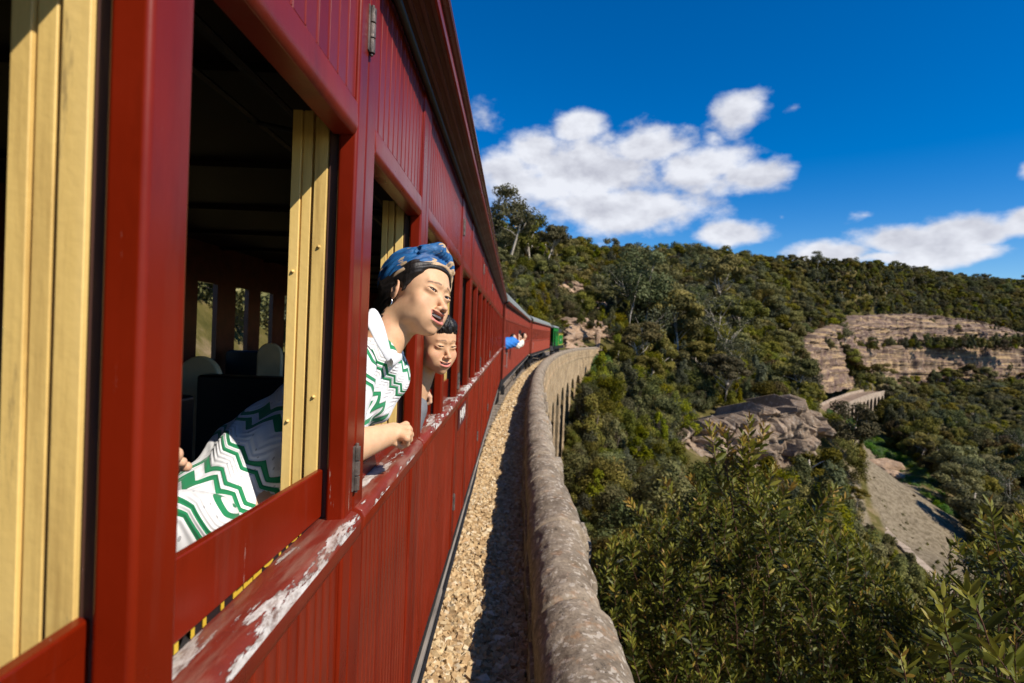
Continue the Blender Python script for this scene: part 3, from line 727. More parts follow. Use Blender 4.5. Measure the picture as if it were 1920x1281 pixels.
bl = mesh_obj('ballast', np.concatenate([V1, V2, V3]), np.concatenate([F1, F2, F3]), M['ballast'], attrs={'rnd': ('FLOAT', np.concatenate([r1, r2, r3]))})
tag(bl, 'loose tan ballast stones between the train and the parapet', 'ballast', kind='stuff')
bs = MB()
for a in np.arange(-10, 118, 1.0):
    def P(y, o, z): p, t, n = frame_at(y); q = p + n * o; return (q.x, q.y, z)
    bs.add([P(a, -4.6, -2.54), P(a + 1, -4.6, -2.54), P(a + 1, .03, -2.54), P(a, .03, -2.54)], [(0, 3, 2, 1)])
bs = bs.build('track_bed', simple('ballast_bed_ground', (.30, .20, .11), .95, nscale=18, var=.6, bstr=.6)); tag(bs, kind='structure')
tr = empty('railway_track', (0, 0, -2.5)); tag(tr, 'steel rails on sleepers running under the tourist train', 'railway track')
for off in (-2.82, -1.38):
    r = MB(); pts = []
    for a in np.arange(-6, 125, 2.0): p, t, n = frame_at(a); q = p + n * off; pts.append((q.x, q.y, 0.10))
    r.tube(pts, .035, 6); r.build('rail', M['steel'], tr)
sl = MB()
for a in np.arange(-5, 120, .65):
    p, t, n = frame_at(a); c = p + n * -2.1; w = .11
    q = [c - t * w - n * 1.2, c + t * w - n * 1.2, c + t * w + n * 1.2, c - t * w + n * 1.2]
    sl.add([(v.x, v.y, -.05) for v in q] + [(v.x, v.y, .06) for v in q], [(0, 1, 2, 3), (7, 6, 5, 4), (0, 4, 5, 1), (1, 5, 6, 2), (2, 6, 7, 3), (3, 7, 4, 0)])
sl.build('sleepers', M['tread'], tr)['kind'] = 'stuff'
# ------------------------------------------------------------------ terrain: thin plate spline through surveyed points
_ctl = []
def G(px, py, Y): p = at(px, py, Y); _ctl.append(tuple(p))
def Q(x, y, z): _ctl.append((x, y, z))
for q in [(-6, 6, -4), (-9, 15, -3), (-14, 0, -1), (-22, 20, 6), (-40, 5, 10), (-40, 40, 16), (-16, 45, 2), (-20, 80, 8), (-4, 80, -1), (-9, 110, 6), (-60, 90, 28), (-60, -40, 12), (-8, -30, -4), (-100, 30, 25), (-120, 200, 48), (-40, 140, 26),
          (2.5, 3, -6.2), (1.5, 10, -9), (6, 0, -9), (3, -20, -10), (2.5, 25, -18), (10, 20, -15.5), (20, 6, -20), (40, 20, -27), (30, -20, -25), (7, 60, -19), (3.5, 45, -20), (2, 36, -19), (60, 30, -33), (110, 10, -48), (160, 60, -60), (80, -60, -45), (200, 200, -50), (300, 120, -70)]: Q(*q)
for q in [(1096, 664, 106), (1150, 652, 118), (1080, 600, 128), (1000, 560, 150), (950, 470, 185), (900, 455, 190), (1100, 500, 225), (1180, 505, 245), (1250, 515, 280), (1400, 517, 340), (1600, 527, 450), (1750, 532, 500), (1900, 537, 550), (2200, 545, 620), (2600, 545, 650),
          (950, 520, 300), (1250, 560, 420), (1600, 560, 600), (1900, 565, 720), (2300, 570, 800), (800, 470, 330),
          (1200, 620, 150), (1150, 590, 165), (1300, 560, 240), (1300, 640, 175), (1450, 600, 260), (1450, 650, 215), (1540, 590, 350),
          (1188, 765, 95), (1140, 840, 75), (1250, 720, 115), (1350, 750, 122), (1450, 745, 140), (1520, 745, 165), (1480, 760, 112), (1400, 785, 104), (1300, 830, 92),
          (1250, 925, 72), (1155, 940, 58), (1130, 1120, 38), (1200, 1000, 36), (1300, 1000, 45), (1400, 980, 66), (1350, 900, 78),
          (1600, 590, 440), (1750, 600, 455), (1900, 610, 470), (2150, 620, 480)]: G(*q)
LOWZ = -30.0
for px, py in [(1580, 870), (1640, 900), (1700, 1000), (1750, 1100), (1720, 900), (1780, 980), (1820, 1080)]:
    d = CF + CR * (px - 960) / FPX - CU * (py - 640.5) / FPX; p = d / d[2] * (LOWZ); _ctl.append(tuple(p))
for q in [(1510, 746, 238), (1545, 746, 262), (1580, 741, 300), (1545, 838, 150), (1600, 812, 175), (1650, 790, 215), (1600, 795, 235), (1575, 830, 150), (1700, 775, 270), (1500, 930, 92), (1560, 990, 80), (1600, 1060, 66), (1560, 820, 170), (1640, 745, 330), (1700, 722, 400), (1900, 722, 410), (2200, 730, 420), (1900, 880, 150), (1900, 1000, 112), (2000, 1150, 85), (1800, 810, 230), (1900, 800, 260), (1700, 800, 240), (2300, 1000, 140), (1960, 760, 330)]: G(*q)
CT = np.array(_ctl)
def _tps_fit(P, z, lam=2.0):
    n = len(P); s = 100.0; A = P / s
    d = np.linalg.norm(A[:, None] - A[None], axis=2); K = np.where(d > 0, d * d * np.log(d + 1e-12), 0) + np.eye(n) * lam * 1e-4
    Pm = np.hstack([np.ones((n, 1)), A]); Mx = np.zeros((n + 3, n + 3)); Mx[:n, :n] = K; Mx[:n, n:] = Pm; Mx[n:, :n] = Pm.T
    w = np.linalg.solve(Mx, np.concatenate([z, np.zeros(3)])); return w, A, s
_w, _A, _s = _tps_fit(CT[:, :2], CT[:, 2])
def ground(x, y):
    x = np.atleast_1d(np.asarray(x, float)); y = np.atleast_1d(np.asarray(y, float)); out = np.zeros(x.size); q = np.stack([x.ravel(), y.ravel()], 1) / _s
    for i in range(0, len(q), 20000):
        c = q[i:i + 20000]; d = np.linalg.norm(c[:, None] - _A[None], axis=2); U = np.where(d > 0, d * d * np.log(d + 1e-12), 0)
        out[i:i + 20000] = U @ _w[:-3] + _w[-3] + c @ _w[-2:]
    r = np.hypot(x, y); out = np.clip(out, -75, 62 + 0 * r)
    # keep well below the viaduct deck next to the line, and away from the wall
    near = (np.abs(x - wallx(y)) < 6) & (y < 100) & (y > -30); out = np.where(near & (x > wallx(y) - 4.8), np.minimum(out, -5.5), out)
    for q, w in LOWLINE:
        d = np.hypot(x - q[0], y - q[1]); out = np.where(d < w, np.minimum(out, q[2] - 12 + np.clip(d / w, 0, 1) ** 3 * 8), out)
    return out
LOWLINE = [(tuple(at(px, py, Y)), w) for px, py, Y, w in ((1535, 797, 200, 16), (1552, 786, 218, 20), (1572, 771, 240, 22), (1600, 755, 268, 25), (1632, 742, 300, 28))]
TH = np.concatenate([np.linspace(-math.pi, -.5, 50, endpoint=False), np.linspace(-.5, 1.05, 260, endpoint=False), np.linspace(1.05, math.pi, 50)])
RR = np.geomspace(1.5, 1500, 240)
tt, r_ = np.meshgrid(TH, RR, indexing='ij'); gx = (r_ * np.sin(tt)).ravel(); gy = (r_ * np.cos(tt)).ravel()
gz = ground(gx, gy)
far_r = np.hypot(gx, gy); 
gz = np.where(far_r > 800, np.minimum(gz, 30), gz)
gz += noise3(np.stack([gx, gy, gx * 0], 1), 4, 4, .08) * np.clip(far_r * .012, .15, 1.2)
def inpoly(px, py, poly):
    c = np.zeros(px.shape, bool); n = len(poly)
    for i in range(n):
        x0, y0 = poly[i]; x1, y1 = poly[(i + 1) % n]
        c ^= ((y0 > py) != (y1 > py)) & (px < (x1 - x0) * (py - y0) / (y1 - y0 + 1e-12) + x0)
    return c
def low(px, py, Z=LOWZ):
    d = CF + CR * (px - 960) / FPX - CU * (py - 640.5) / FPX; p = d / d[2] * Z; return float(p[0]), float(p[1])
CLEAR = [low(*p) for p in [(1570, 862), (1600, 852), (1660, 862), (1720, 905), (1790, 960), (1830, 1010), (1870, 1080), (1860, 1160), (1760, 1110), (1640, 990), (1585, 920)]]
GREEN = [low(*p) for p in [(1545, 815), (1590, 815), (1680, 850), (1760, 905), (1800, 950), (1770, 962), (1700, 905), (1640, 868), (1590, 850), (1555, 845)]]
DIRT = [low(*p, Z=-27.5) for p in [(1555, 925), (1600, 935), (1690, 1040), (1800, 1150), (1720, 1170), (1600, 1050), (1550, 980)]]
bare = (inpoly(gx, gy, CLEAR) | inpoly(gx, gy, DIRT)).astype(float)
def terrain_mat():
    m, nt, b = material('hillside_ground'); L = nt.links
    g = mk(nt, 'ShaderNodeNewGeometry'); n = noise_n(nt, .25, 7, .65, vec=g.outputs['Position']); n2 = noise_n(nt, 1.4, 6, .7, vec=g.outputs['Position'])
    veg = ramp(nt, n.outputs['Fac'], [(.35, (.055, .052, .012)), (.52, (.11, .090, .028)), (.66, (.24, .17, .095))])
    dirt = ramp(nt, n2.outputs['Fac'], [(.3, (.07, .055, .030)), (.46, (.16, .125, .080)), (.6, (.25, .20, .135)), (.7, (.13, .115, .055)), (.8, (.07, .085, .025))])
    a = mk(nt, 'ShaderNodeAttribute', attribute_name='bare'); c = mixc(nt, a.outputs['Fac'], veg, dirt)
    L.new(c, b.inputs['Base Color']); b.inputs['Roughness'].default_value = .95; b.inputs['Specular IOR Level'].default_value = .1; bump(nt, b, n2.outputs['Fac'], .8, .3); return m
ter = mesh_obj('hillside', np.stack([gx, gy, gz], 1), grid_faces(len(TH), len(RR))[:, ::-1], terrain_mat(), smooth=True, attrs={'bare': ('FLOAT', bare)}); tag(ter, kind='structure')
# ------------------------------------------------------------------ rocks and cliffs
M['cliff'] = stone_mat('grey_brown_cliff_rock', (.11, .075, .055), (.21, .145, .105), (.32, .23, .16), .35, .35)
M['cliff2'] = stone_mat('tan_streaked_cliff_rock', (.12, .08, .055), (.23, .155, .10), (.38, .27, .16), .22, .3)
M['rock'] = stone_mat('grey_brown_outcrop_rock', (.15, .108, .075), (.27, .195, .135), (.42, .29, .185), .5, .3)
M['sand'] = stone_mat('pale_sandstone', (.26, .17, .11), (.42, .28, .18), (.55, .40, .28), .5, .2)
def add_streak(m):
    nt = m.node_tree; b = nt.nodes['Principled BSDF']; src = b.inputs['Base Color'].links[0].from_socket
    g = mk(nt, 'ShaderNodeNewGeometry'); n = noise_n(nt, .28, 6, .6, vec=g.outputs['Position'], stretch=(1, 1, .05)); n2 = noise_n(nt, .5, 5, .6, vec=g.outputs['Position'], stretch=(.08, .08, 1.6))
    c = mixc(nt, ramp(nt, n.outputs['Fac'], [(.42, (.0, 0, 0)), (.60, (.8, .8, .8))]), src, (.10, .06, .055)); c = mixc(nt, ramp(nt, n2.outputs['Fac'], [(.5, (0, 0, 0)), (.62, (.6, .6, .6))]), c, (.50, .34, .17))
    nt.links.new(c, b.inputs['Base Color'])
add_streak(M['cliff2']); add_streak(M['cliff'])
def cliff(name, label, base, top, mat, seed, nu=160, nv=26, amp=2.0, depth=8.0, ribs=.25, cat='cliff', blocky=.45):
    """rock wall between two polylines (world points), with strata and fractures, closed off behind"""
    def res(pl, n):
        pl = np.array(pl, float); d = np.r_[0, np.cumsum(np.linalg.norm(np.diff(pl, axis=0), axis=1))]; t = np.linspace(0, d[-1], n); return np.stack([np.interp(t, d, pl[:, i]) for i in range(3)], 1)
    B = res(base, nu); T = res(top, nu); V = []
    ex = T - B; L = np.linalg.norm(ex, axis=1).mean()
    tang = np.gradient(B, axis=0); tang[:, 2] = 0; tang /= np.linalg.norm(tang, axis=1, keepdims=True); nrm = np.stack([tang[:, 1], -tang[:, 0], tang[:, 0] * 0], 1)
    view = -B[:, :2]; sgn = np.sign((nrm[:, :2] * view).sum(1)); nrm *= sgn[:, None]
    rows = []
    for j in range(nv + 1):
        s = j / nv; P = B + ex * s
        h1 = noise3(P * np.array([1, 1, .25]), seed, 4, 1.6 / L * 3); h2 = noise3(P, seed + 1, 4, 9 / L)
        strat = noise3(np.stack([P[:, 2] * 0, P[:, 2] * 0 + s * 9, P[:, 0] * .01], 1), seed + 2, 2, 1)
        crack = -np.exp(-np.abs(noise3(P * np.array([1, 1, .12]), seed + 7, 2, 4 / L)) * 26) * .9
        wv = noise3(P, seed + 9, 2, 2.5 / L) * L * .12; bx = np.floor((np.r_[0, np.cumsum(np.linalg.norm(np.diff(B, axis=0), axis=1))] + wv) / (L * .34)); bz = np.floor((s * L + wv * .7) / (L * .22) + (bx % 3) * .33)
        blk = np.sin(bx * 12.9898 + bz * 78.233 + seed) * 43758.5453; blk = (blk - np.floor(blk)) - .5; h1 = h1 + blk * blocky
        P = P + nrm * (amp * (h1 * 1.2 + h2 * .55 + strat * .7 + crack * .8))[:, None]
        P[:, 2] += noise3(P, seed + 3, 3, 5 / L) * amp * (.35 if 0 < j < nv else .8)
        rows.append(P)
    rows.append(rows[-1] - nrm * depth * .4 + np.array([0, 0, .4]) + noise3(rows[-1], seed + 8, 3, 6 / L)[:, None] * np.array([0, 0, amp * .4])); rows.append(rows[-1] - nrm * depth + np.array([0, 0, -2.0]))
    rows.append(rows[0] - nrm * depth * 1.4 + np.array([0, 0, -3]))
    V = np.stack(rows, 1).reshape(-1, 3); Fq = grid_faces(nu, len(rows))
    nrow = len(rows); Fl = [tuple(r) for r in Fq.tolist()] + [tuple(range(nrow)), tuple((nu - 1) * nrow + q for q in range(nrow))]
    o = mesh_obj(name, V, Fl, mat, smooth=False); tag(o, label, cat); return o
A_ = lambda px, py, Y: at(px, py, Y)
cliff('cliff', 'upper band of brown cliff below the far forest at right', [A_(1498, 664, 285), A_(1545, 654, 300), A_(1620, 648, 385), A_(1700, 647, 425), A_(1800, 645, 438), A_(1925, 648, 446), A_(2150, 655, 455)],
      [A_(1508, 642, 292), A_(1550, 622, 312), A_(1620, 592, 398), A_(1740, 591, 438), A_(1850, 604, 450), A_(1925, 625, 460), A_(2150, 632, 468)], M['cliff'], 11, 260, 22, 2.4, 10)
cliff('cliff', 'lower long wall of tan streaked cliff standing behind the lower viaduct', [A_(1484, 745, 248), A_(1530, 740, 268), A_(1580, 730, 312), A_(1650, 722, 378), A_(1760, 722, 400), A_(1925, 722, 412), A_(2150, 728, 415)],
      [A_(1484, 672, 258), A_(1530, 657, 280), A_(1580, 652, 326), A_(1650, 650, 388), A_(1760, 648, 408), A_(1925, 648, 418), A_(2150, 650, 424)], M['cliff2'], 23, 300, 28, 2.2, 22)
ol = [low(1560, 875), low(1540, 850)]
cliff('rock_outcrop', 'large grey brown rock face above the clearing, behind the sprig of the shrub',
      [A_(1235, 905, 84), A_(1300, 915, 84), A_(1380, 925, 86), A_(1450, 920, 90), A_(1520, 905, 97), A_(1568, 885, 106)],
      [A_(1262, 825, 89), A_(1310, 806, 90), A_(1380, 800, 91), A_(1440, 775, 95), A_(1515, 758, 101), A_(1556, 800, 108)], M['rock'], 37, 260, 56, 2.3, 7, cat='rock outcrop', blocky=.9)
cliff('rock_outcrop', 'sandstone cutting face beside the green locomotive at the end of the viaduct',
      [A_(1020, 655, 112), A_(1062, 652, 104), A_(1100, 650, 112), A_(1135, 642, 122), A_(1160, 640, 130)], [A_(1020, 622, 118), A_(1065, 604, 116), A_(1100, 598, 121), A_(1135, 612, 129), A_(1165, 628, 134)], M['sand'], 41, 120, 24, 1.3, 5, cat='rock outcrop')
for i, (px, py, Y, w, h, lb) in enumerate([(1045, 548, 150, 60, 46, 'pale sandstone face among trees above the grey carriage roof'), (1010, 580, 140, 40, 32, 'small tan rock face just above the last carriage roof'), (1120, 585, 142, 34, 34, 'pink sandstone slab on the slope above the viaduct end'),
                                      (1215, 640, 160, 30, 24, 'small weathered rock showing through scrub in the middle of the hill')]):
    cliff('rock_outcrop', lb, [A_(px - w, py + h / 2, Y), A_(px, py + h / 2 + 4, Y - 1), A_(px + w, py + h / 2 + 8, Y)], [A_(px - w * .7, py - h / 2, Y + 6), A_(px, py - h / 2 - 5, Y + 7), A_(px + w * .8, py - h / 3, Y + 6)], M['sand'], 50 + i, 50, 14, 1.3, 4, cat='rock outcrop')
# boulders in the clearing
def boulder(x, y, z, s, seed, label):
    b = bmesh.new(); bmesh.ops.create_icosphere(b, subdivisions=4, radius=1); V = np.array([v.co for v in b.verts]); Fl = [tuple(v.index for v in f.verts) for f in b.faces]; b.free()
    V *= np.array(s); V *= (1 + .28 * noise3(V, seed, 4, 1.2 / max(s) * 2.0))[:, None]; o = mesh_obj('boulder', V, Fl, M['sand'], smooth=False); o.location = (x, y, z); o.rotation_euler = (0, 0, seed); tag(o, label, 'boulder')
x, y = low(1655, 880); boulder(x, y, LOWZ + .6, (5.0, 3.2, 2.0), 3, 'big pale boulder lying on the clearing beside the green grass bank')
x, y = low(1674, 892); boulder(x, y, LOWZ + .2, (2.6, 2.0, 1.0), 5, 'small pale boulder right of the big one on the clearing')
# the lower line: viaduct with arches, stone kerbs along the clearing
M['pale'] = stone_mat('pale_bridge_stone', (.30, .23, .17), (.44, .34, .25), (.56, .45, .34), .8, .15)
lv = empty('stone_viaduct', (125, 250, -24)); tag(lv, 'small curved pale stone viaduct with round arches far below at right', 'viaduct')
pts = [A_(1530, 800, 195), A_(1548, 788, 215), A_(1572, 771, 240), A_(1600, 755, 268), A_(1632, 742, 300), A_(1665, 734, 335)]
def respl(pl, n):
    pl = np.array(pl); d = np.r_[0, np.cumsum(np.linalg.norm(np.diff(pl, axis=0), axis=1))]; t = np.linspace(0, d[-1], n); return np.stack([np.interp(t, d, pl[:, i]) for i in range(3)], 1), t
PL, tl = respl(pts, 260)
for _ in range(12): PL[1:-1] = (PL[:-2] + PL[1:-1] * 2 + PL[2:]) / 4
tg = np.gradient(PL, axis=0); tg[:, 2] = 0; tg /= np.linalg.norm(tg, axis=1, keepdims=True); nr = np.stack([tg[:, 1], -tg[:, 0], 0 * tg[:, 0]], 1)
mb = MB(); span = 9.5
def lowarch(t):
    s = t % span - span / 2; r = 3.7
    return -1.6 - r + math.sqrt(r * r - s * s) if abs(s) < r else -14
for i in range(len(PL) - 1):
    a, b2 = PL[i], PL[i + 1]; za, zb = lowarch(tl[i]), lowarch(tl[i + 1])
    if (za < -13) != (zb < -13): za = zb = max(-14, min(za, zb))
    for o_ in (0.0,):
        p = [a + nr[i] * o_ + [0, 0, za], b2 + nr[i + 1] * o_ + [0, 0, zb], b2 + [0, 0, .9], a + [0, 0, .9]]
        pin = [p[0] - nr[i] * 6, p[1] - nr[i + 1] * 6]
        mb.add(p + pin, [(0, 1, 2, 3), (1, 0, 4, 5)])
    mb.add([a + [0, 0, .9], b2 + [0, 0, .9], b2 - nr[i + 1] * .6 + [0, 0, .9], a - nr[i] * .6 + [0, 0, .9], a - nr[i] * .6, b2 - nr[i + 1] * .6], [(0, 1, 2, 3), (3, 2, 5, 4)])
    if (lowarch(tl[i]) < -13) != (lowarch(tl[max(0, i - 1)]) < -13):
        mb.add([a + [0, 0, -14], a - nr[i] * 6 + [0, 0, -14], a - nr[i] * 6 + [0, 0, -3], a + [0, 0, -3]], [(0, 1, 2, 3), (3, 2, 1, 0)])
o = mb.build('arcade_wall', M['pale']); o.parent = lv; o.matrix_parent_inverse = Matrix.Translation((-125, -250, 24))
db = MB()
for i in range(len(PL) - 1): db.add([PL[i] - nr[i] * .6, PL[i + 1] - nr[i + 1] * .6, PL[i + 1] - nr[i + 1] * 9, PL[i] - nr[i] * 9], [(0, 1, 2, 3)])
o = db.build('track_bed', simple('far_track_bed', (.24, .165, .11), .95, nscale=.6, var=.4)); tag(o, kind='structure')
db = MB()
for off in (-3.2, -5.0):
    for i in range(len(PL) - 1):
        w = .12; a = PL[i] - nr[i] * (-off) ; c = PL[i + 1] - nr[i + 1] * (-off); db.add([a + nr[i] * w + [0, 0, .15], c + nr[i + 1] * w + [0, 0, .15], c - nr[i + 1] * w + [0, 0, .15], a - nr[i] * w + [0, 0, .15]], [(0, 1, 2, 3)])
o = db.build('railway_track', simple('rusty_rail', (.10, .055, .035), .6)); tag(o, 'pair of rusty rails crossing the small lower viaduct', 'railway track')
pw = MB()
for i in range(len(PL) - 1):
    a = PL[i] - nr[i] * 8.4; c = PL[i + 1] - nr[i + 1] * 8.4; e = [a, c, c - nr[i + 1] * .8, a - nr[i] * .8]
    pw.add(e + [q + np.array([0, 0, 1.1]) for q in e], [(0, 1, 5, 4), (4, 5, 6, 7), (1, 2, 6, 5), (2, 3, 7, 6), (3, 0, 4, 7)])
o = pw.build('parapet_wall', M['pale']); o.parent = lv; o.matrix_parent_inverse = Matrix.Translation((-125, -250, 24))
def kerb(name, label, pix, w, h, z=LOWZ, lift=.0):
    P0, _ = respl([(*low(*p, Z=z), z) for p in pix], 90); t_ = np.gradient(P0, axis=0); t_[:, 2] = 0; t_ /= np.linalg.norm(t_, axis=1, keepdims=True); n_ = np.stack([t_[:, 1], -t_[:, 0], 0 * t_[:, 0]], 1)
    root = empty(name, P0[45]); tag(root, label, 'wall'); k = 0
    for i in range(0, 89, 2):
        a, c = P0[i] + t_[i] * .02, P0[i + 2 if i + 2 < 90 else 89] - t_[i] * .02; hh = h + random.uniform(-.12, .12); jj = n_[i] * random.uniform(-.08, .08)
        e = [a + jj + n_[i] * w / 2, c + jj + n_[i] * w / 2, c + jj - n_[i] * w / 2, a + jj - n_[i] * w / 2]
        s = MB(); s.add([q + np.array([0, 0, -1.5]) for q in e] + [q + np.array([0, 0, hh]) for q in e], [(0, 1, 2, 3), (7, 6, 5, 4), (0, 4, 5, 1), (1, 5, 6, 2), (2, 6, 7, 3), (3, 7, 4, 0)])
        o = s.build('wall_stone', M['pale'], bevel=.08); o.parent = root; o.matrix_parent_inverse = Matrix.Translation(-Vector(P0[45]))
kerb('stone_parapet', 'long pale stone parapet running along the near edge of the clearing', [(1582, 918), (1600, 945), (1640, 990), (1680, 1030), (1740, 1085), (1800, 1150)], 1.15, 1.3)
kerb('stone_parapet', 'lower second pale parapet just left of the long one by the clearing', [(1610, 968), (1650, 1015), (1690, 1058), (1740, 1112), (1775, 1150)], .7, .6)
# ------------------------------------------------------------------ vegetation
def leaf_mat(name, cols, rough=.7, spec=.12, trans=.30, patch=.5, hue=.03):
    m, nt, b = material(name); L = nt.links
    a = mk(nt, 'ShaderNodeAttribute', attribute_name='rnd'); oi = mk(nt, 'ShaderNodeObjectInfo')
    c = ramp(nt, a.outputs['Fac'], [(i / (len(cols) - 1), x) for i, x in enumerate(cols)])
    hs = mk(nt, 'ShaderNodeHueSaturation'); mr = mk(nt, 'ShaderNodeMapRange'); mr.inputs['To Min'].default_value = .5 - hue; mr.inputs['To Max'].default_value = .5 + hue
    L.new(oi.outputs['Random'], mr.inputs['Value']); L.new(mr.outputs[0], hs.inputs['Hue'])
    m2 = mk(nt, 'ShaderNodeMath', operation='MULTIPLY'); L.new(oi.outputs['Random'], m2.inputs[0]); m2.inputs[1].default_value = 7.31
    fr = mk(nt, 'ShaderNodeMath', operation='FRACT'); L.new(m2.outputs[0], fr.inputs[0])
    mv = mk(nt, 'ShaderNodeMapRange'); mv.inputs['To Min'].default_value = 1 - patch; mv.inputs['To Max'].default_value = 1 + patch * .9; L.new(fr.outputs[0], mv.inputs['Value']); L.new(mv.outputs[0], hs.inputs['Value'])
    m4 = mk(nt, 'ShaderNodeMath', operation='MULTIPLY'); L.new(oi.outputs['Random'], m4.inputs[0]); m4.inputs[1].default_value = 13.7
    f4 = mk(nt, 'ShaderNodeMath', operation='FRACT'); L.new(m4.outputs[0], f4.inputs[0]); ms = mk(nt, 'ShaderNodeMapRange'); ms.inputs['To Min'].default_value = .65; ms.inputs['To Max'].default_value = 1.1; L.new(f4.outputs[0], ms.inputs['Value']); L.new(ms.outputs[0], hs.inputs['Saturation'])
    L.new(c, hs.inputs['Color']); L.new(hs.outputs[0], b.inputs['Base Color'])
    b.inputs['Roughness'].default_value = rough; b.inputs['Specular IOR Level'].default_value = spec
    if trans:
        t = mk(nt, 'ShaderNodeBsdfTranslucent'); L.new(hs.outputs[0], t.inputs[0]); mx = mk(nt, 'ShaderNodeMixShader'); mx.inputs[0].default_value = trans
        out = [n for n in nt.nodes if n.type == 'OUTPUT_MATERIAL'][0]; L.new(b.outputs[0], mx.inputs[1]); L.new(t.outputs[0], mx.inputs[2]); L.new(mx.outputs[0], out.inputs[0])
    return m
M['gumleaf'] = leaf_mat('gum_leaves', [(.034, .038, .006), (.105, .098, .012), (.195, .165, .022), (.29, .23, .045)], patch=.40, hue=.025)
M['bushleaf'] = leaf_mat('bush_leaves', [(.032, .040, .004), (.105, .108, .008), (.20, .175, .014), (.29, .235, .03)], patch=.42, hue=.03)
M['greyleaf'] = leaf_mat('grey_green_leaves', [(.038, .046, .014), (.10, .104, .040), (.18, .172, .080)], patch=.35)
M['drygrass'] = leaf_mat('dry_grass', [(.10, .085, .02), (.16, .13, .04), (.22, .17, .08)], patch=.3)
M['bright'] = leaf_mat('bright_green_leaves', [(.045, .10, .008), (.10, .19, .014), (.17, .26, .03)], patch=.25)
M['orangeleaf'] = leaf_mat('rusty_olive_leaves', [(.045, .035, .008), (.09, .065, .012), (.15, .10, .02)], patch=.3)
M['bark'] = simple('pale_gum_bark', (.40, .34, .27), .8, nscale=2.5, var=.45, stretch=(1, 1, .3))
M['bark2'] = simple('dark_bark', (.09, .065, .045), .85, nscale=4, var=.4)
def leaf_cloud(centres, radii, n, size, rg, up=.35, flat=.75, elong=1.9):
    """n leaf quads spread through ellipsoidal clumps, denser to the outside; returns V, F, rnd"""
    k = rg.choice(len(centres), n, p=(radii ** 2).prod(1) ** .5 / ((radii ** 2).prod(1) ** .5).sum() if False else (radii[:, 0] ** 2) / (radii[:, 0] ** 2).sum())
    d = rg.normal(size=(n, 3)); d /= np.linalg.norm(d, axis=1, keepdims=True)
    rad = rg.random(n) ** .38
    P = centres[k] + d * rad[:, None] * radii[k]
    nrm = d * 1.25 + rg.normal(size=(n, 3)) * .55 + np.array([0, 0, up]); nrm /= np.linalg.norm(nrm, axis=1, keepdims=True)
    t = np.cross(nrm, rg.normal(size=(n, 3))); t /= np.linalg.norm(t, axis=1, keepdims=True); b = np.cross(nrm, t)
    s = size * (.6 + .8 * rg.random(n))[:, None]
    V = np.stack([P - t * s * elong * .5, P + b * s * .42, P + t * s * elong * .5, P - b * s * .42], 1).reshape(-1, 3)
    Fq = np.arange(n * 4).reshape(n, 4); cl = rg.random(len(centres)); rn = np.clip(.18 + .64 * (cl[k] * .5 + rg.random(n) * .5) + .12 * rg.normal(size=n), 0, 1)
    return V, Fq, np.repeat(rn, 4)
def trunk_mesh(h, r, tips, rg, lean=.1):
    mb = MB(); top = np.array([rg.normal() * lean * h, rg.normal() * lean * h, h * .62]); mid = top * .5 + np.array([rg.normal(), rg.normal(), 0]) * h * .03
    mb.tube([(0, 0, -1.2), (0, 0, 0), tuple(mid), tuple(top)], [r * 1.05, r * .9, r * .65, r * .45], 7)
    for t in tips:
        q = top * (.55 + .4 * rg.random()); m_ = (q + t) / 2 + rg.normal(size=3) * h * .03
        mb.tube([tuple(q), tuple(m_), tuple(t)], [r * .38, r * .25, r * .08], 5)
    return mb
PRO = bpy.data.collections.new('prototypes')      # not linked to the scene
def proto(name, cents, radii, nleaf, size, h, r, rg, lm, bm_, elong=1.9, up=.35):
    V, Fq, rn = leaf_cloud(np.array(cents), np.array(radii), nleaf, size, rg, up, elong=elong)
    cr = mesh_obj('crown', V, Fq, lm, link=False, attrs={'rnd': ('FLOAT', rn)}).data
    tk = trunk_mesh(h, r, [np.array(c) - np.array([0, 0, radii[i][2] * .3]) for i, c in enumerate(cents[:9])], rg).build('trunk', bm_, link=False, smooth=True).data
    # joined copy for the far masses
    jv = np.concatenate([V, np.array([v.co for v in tk.vertices])]); fs = Fq.tolist() + [[i + len(V) for i in p.vertices] for p in tk.polygons]
    jo = mesh_obj(name, jv, fs, [lm, bm_], link=False, attrs={'rnd': ('FLOAT', np.r_[rn, np.zeros(len(jv) - len(V))])}, mi=[0] * len(Fq) + [1] * len(tk.polygons))
    PRO.objects.link(jo); return cr, tk, jo
def gum(seed, h=14, kind='tall', n=3800, lm='gumleaf', sz=.36):
    rg = np.random.default_rng(seed); nc = rg.integers(13, 20); ce = []; ra = []
    for i in range(nc):
        a = rg.random() * 6.28; f = rg.random() ** .5
        if kind == 'tall': R = h * .26 * f; zz = h * (.55 + .42 * rg.random() - .10 * f)
        elif kind == 'umbrella': R = h * .34 * f; zz = h * (.80 + .14 * rg.random() - .22 * f * f)
        else: R = h * .30 * f; zz = h * (.36 + .55 * rg.random() * (1 - .4 * f))
        ce.append((R * math.cos(a), R * math.sin(a), zz)); s = h * (.075 + .065 * rg.random()); ra.append((s * 1.15, s * 1.15, s * (.6 if kind == 'umbrella' else .8)))
    return proto('gum_crown', ce, ra, n, sz, h, h * (.021 if n > 1000 else .011), rg, M[lm], M['bark'])
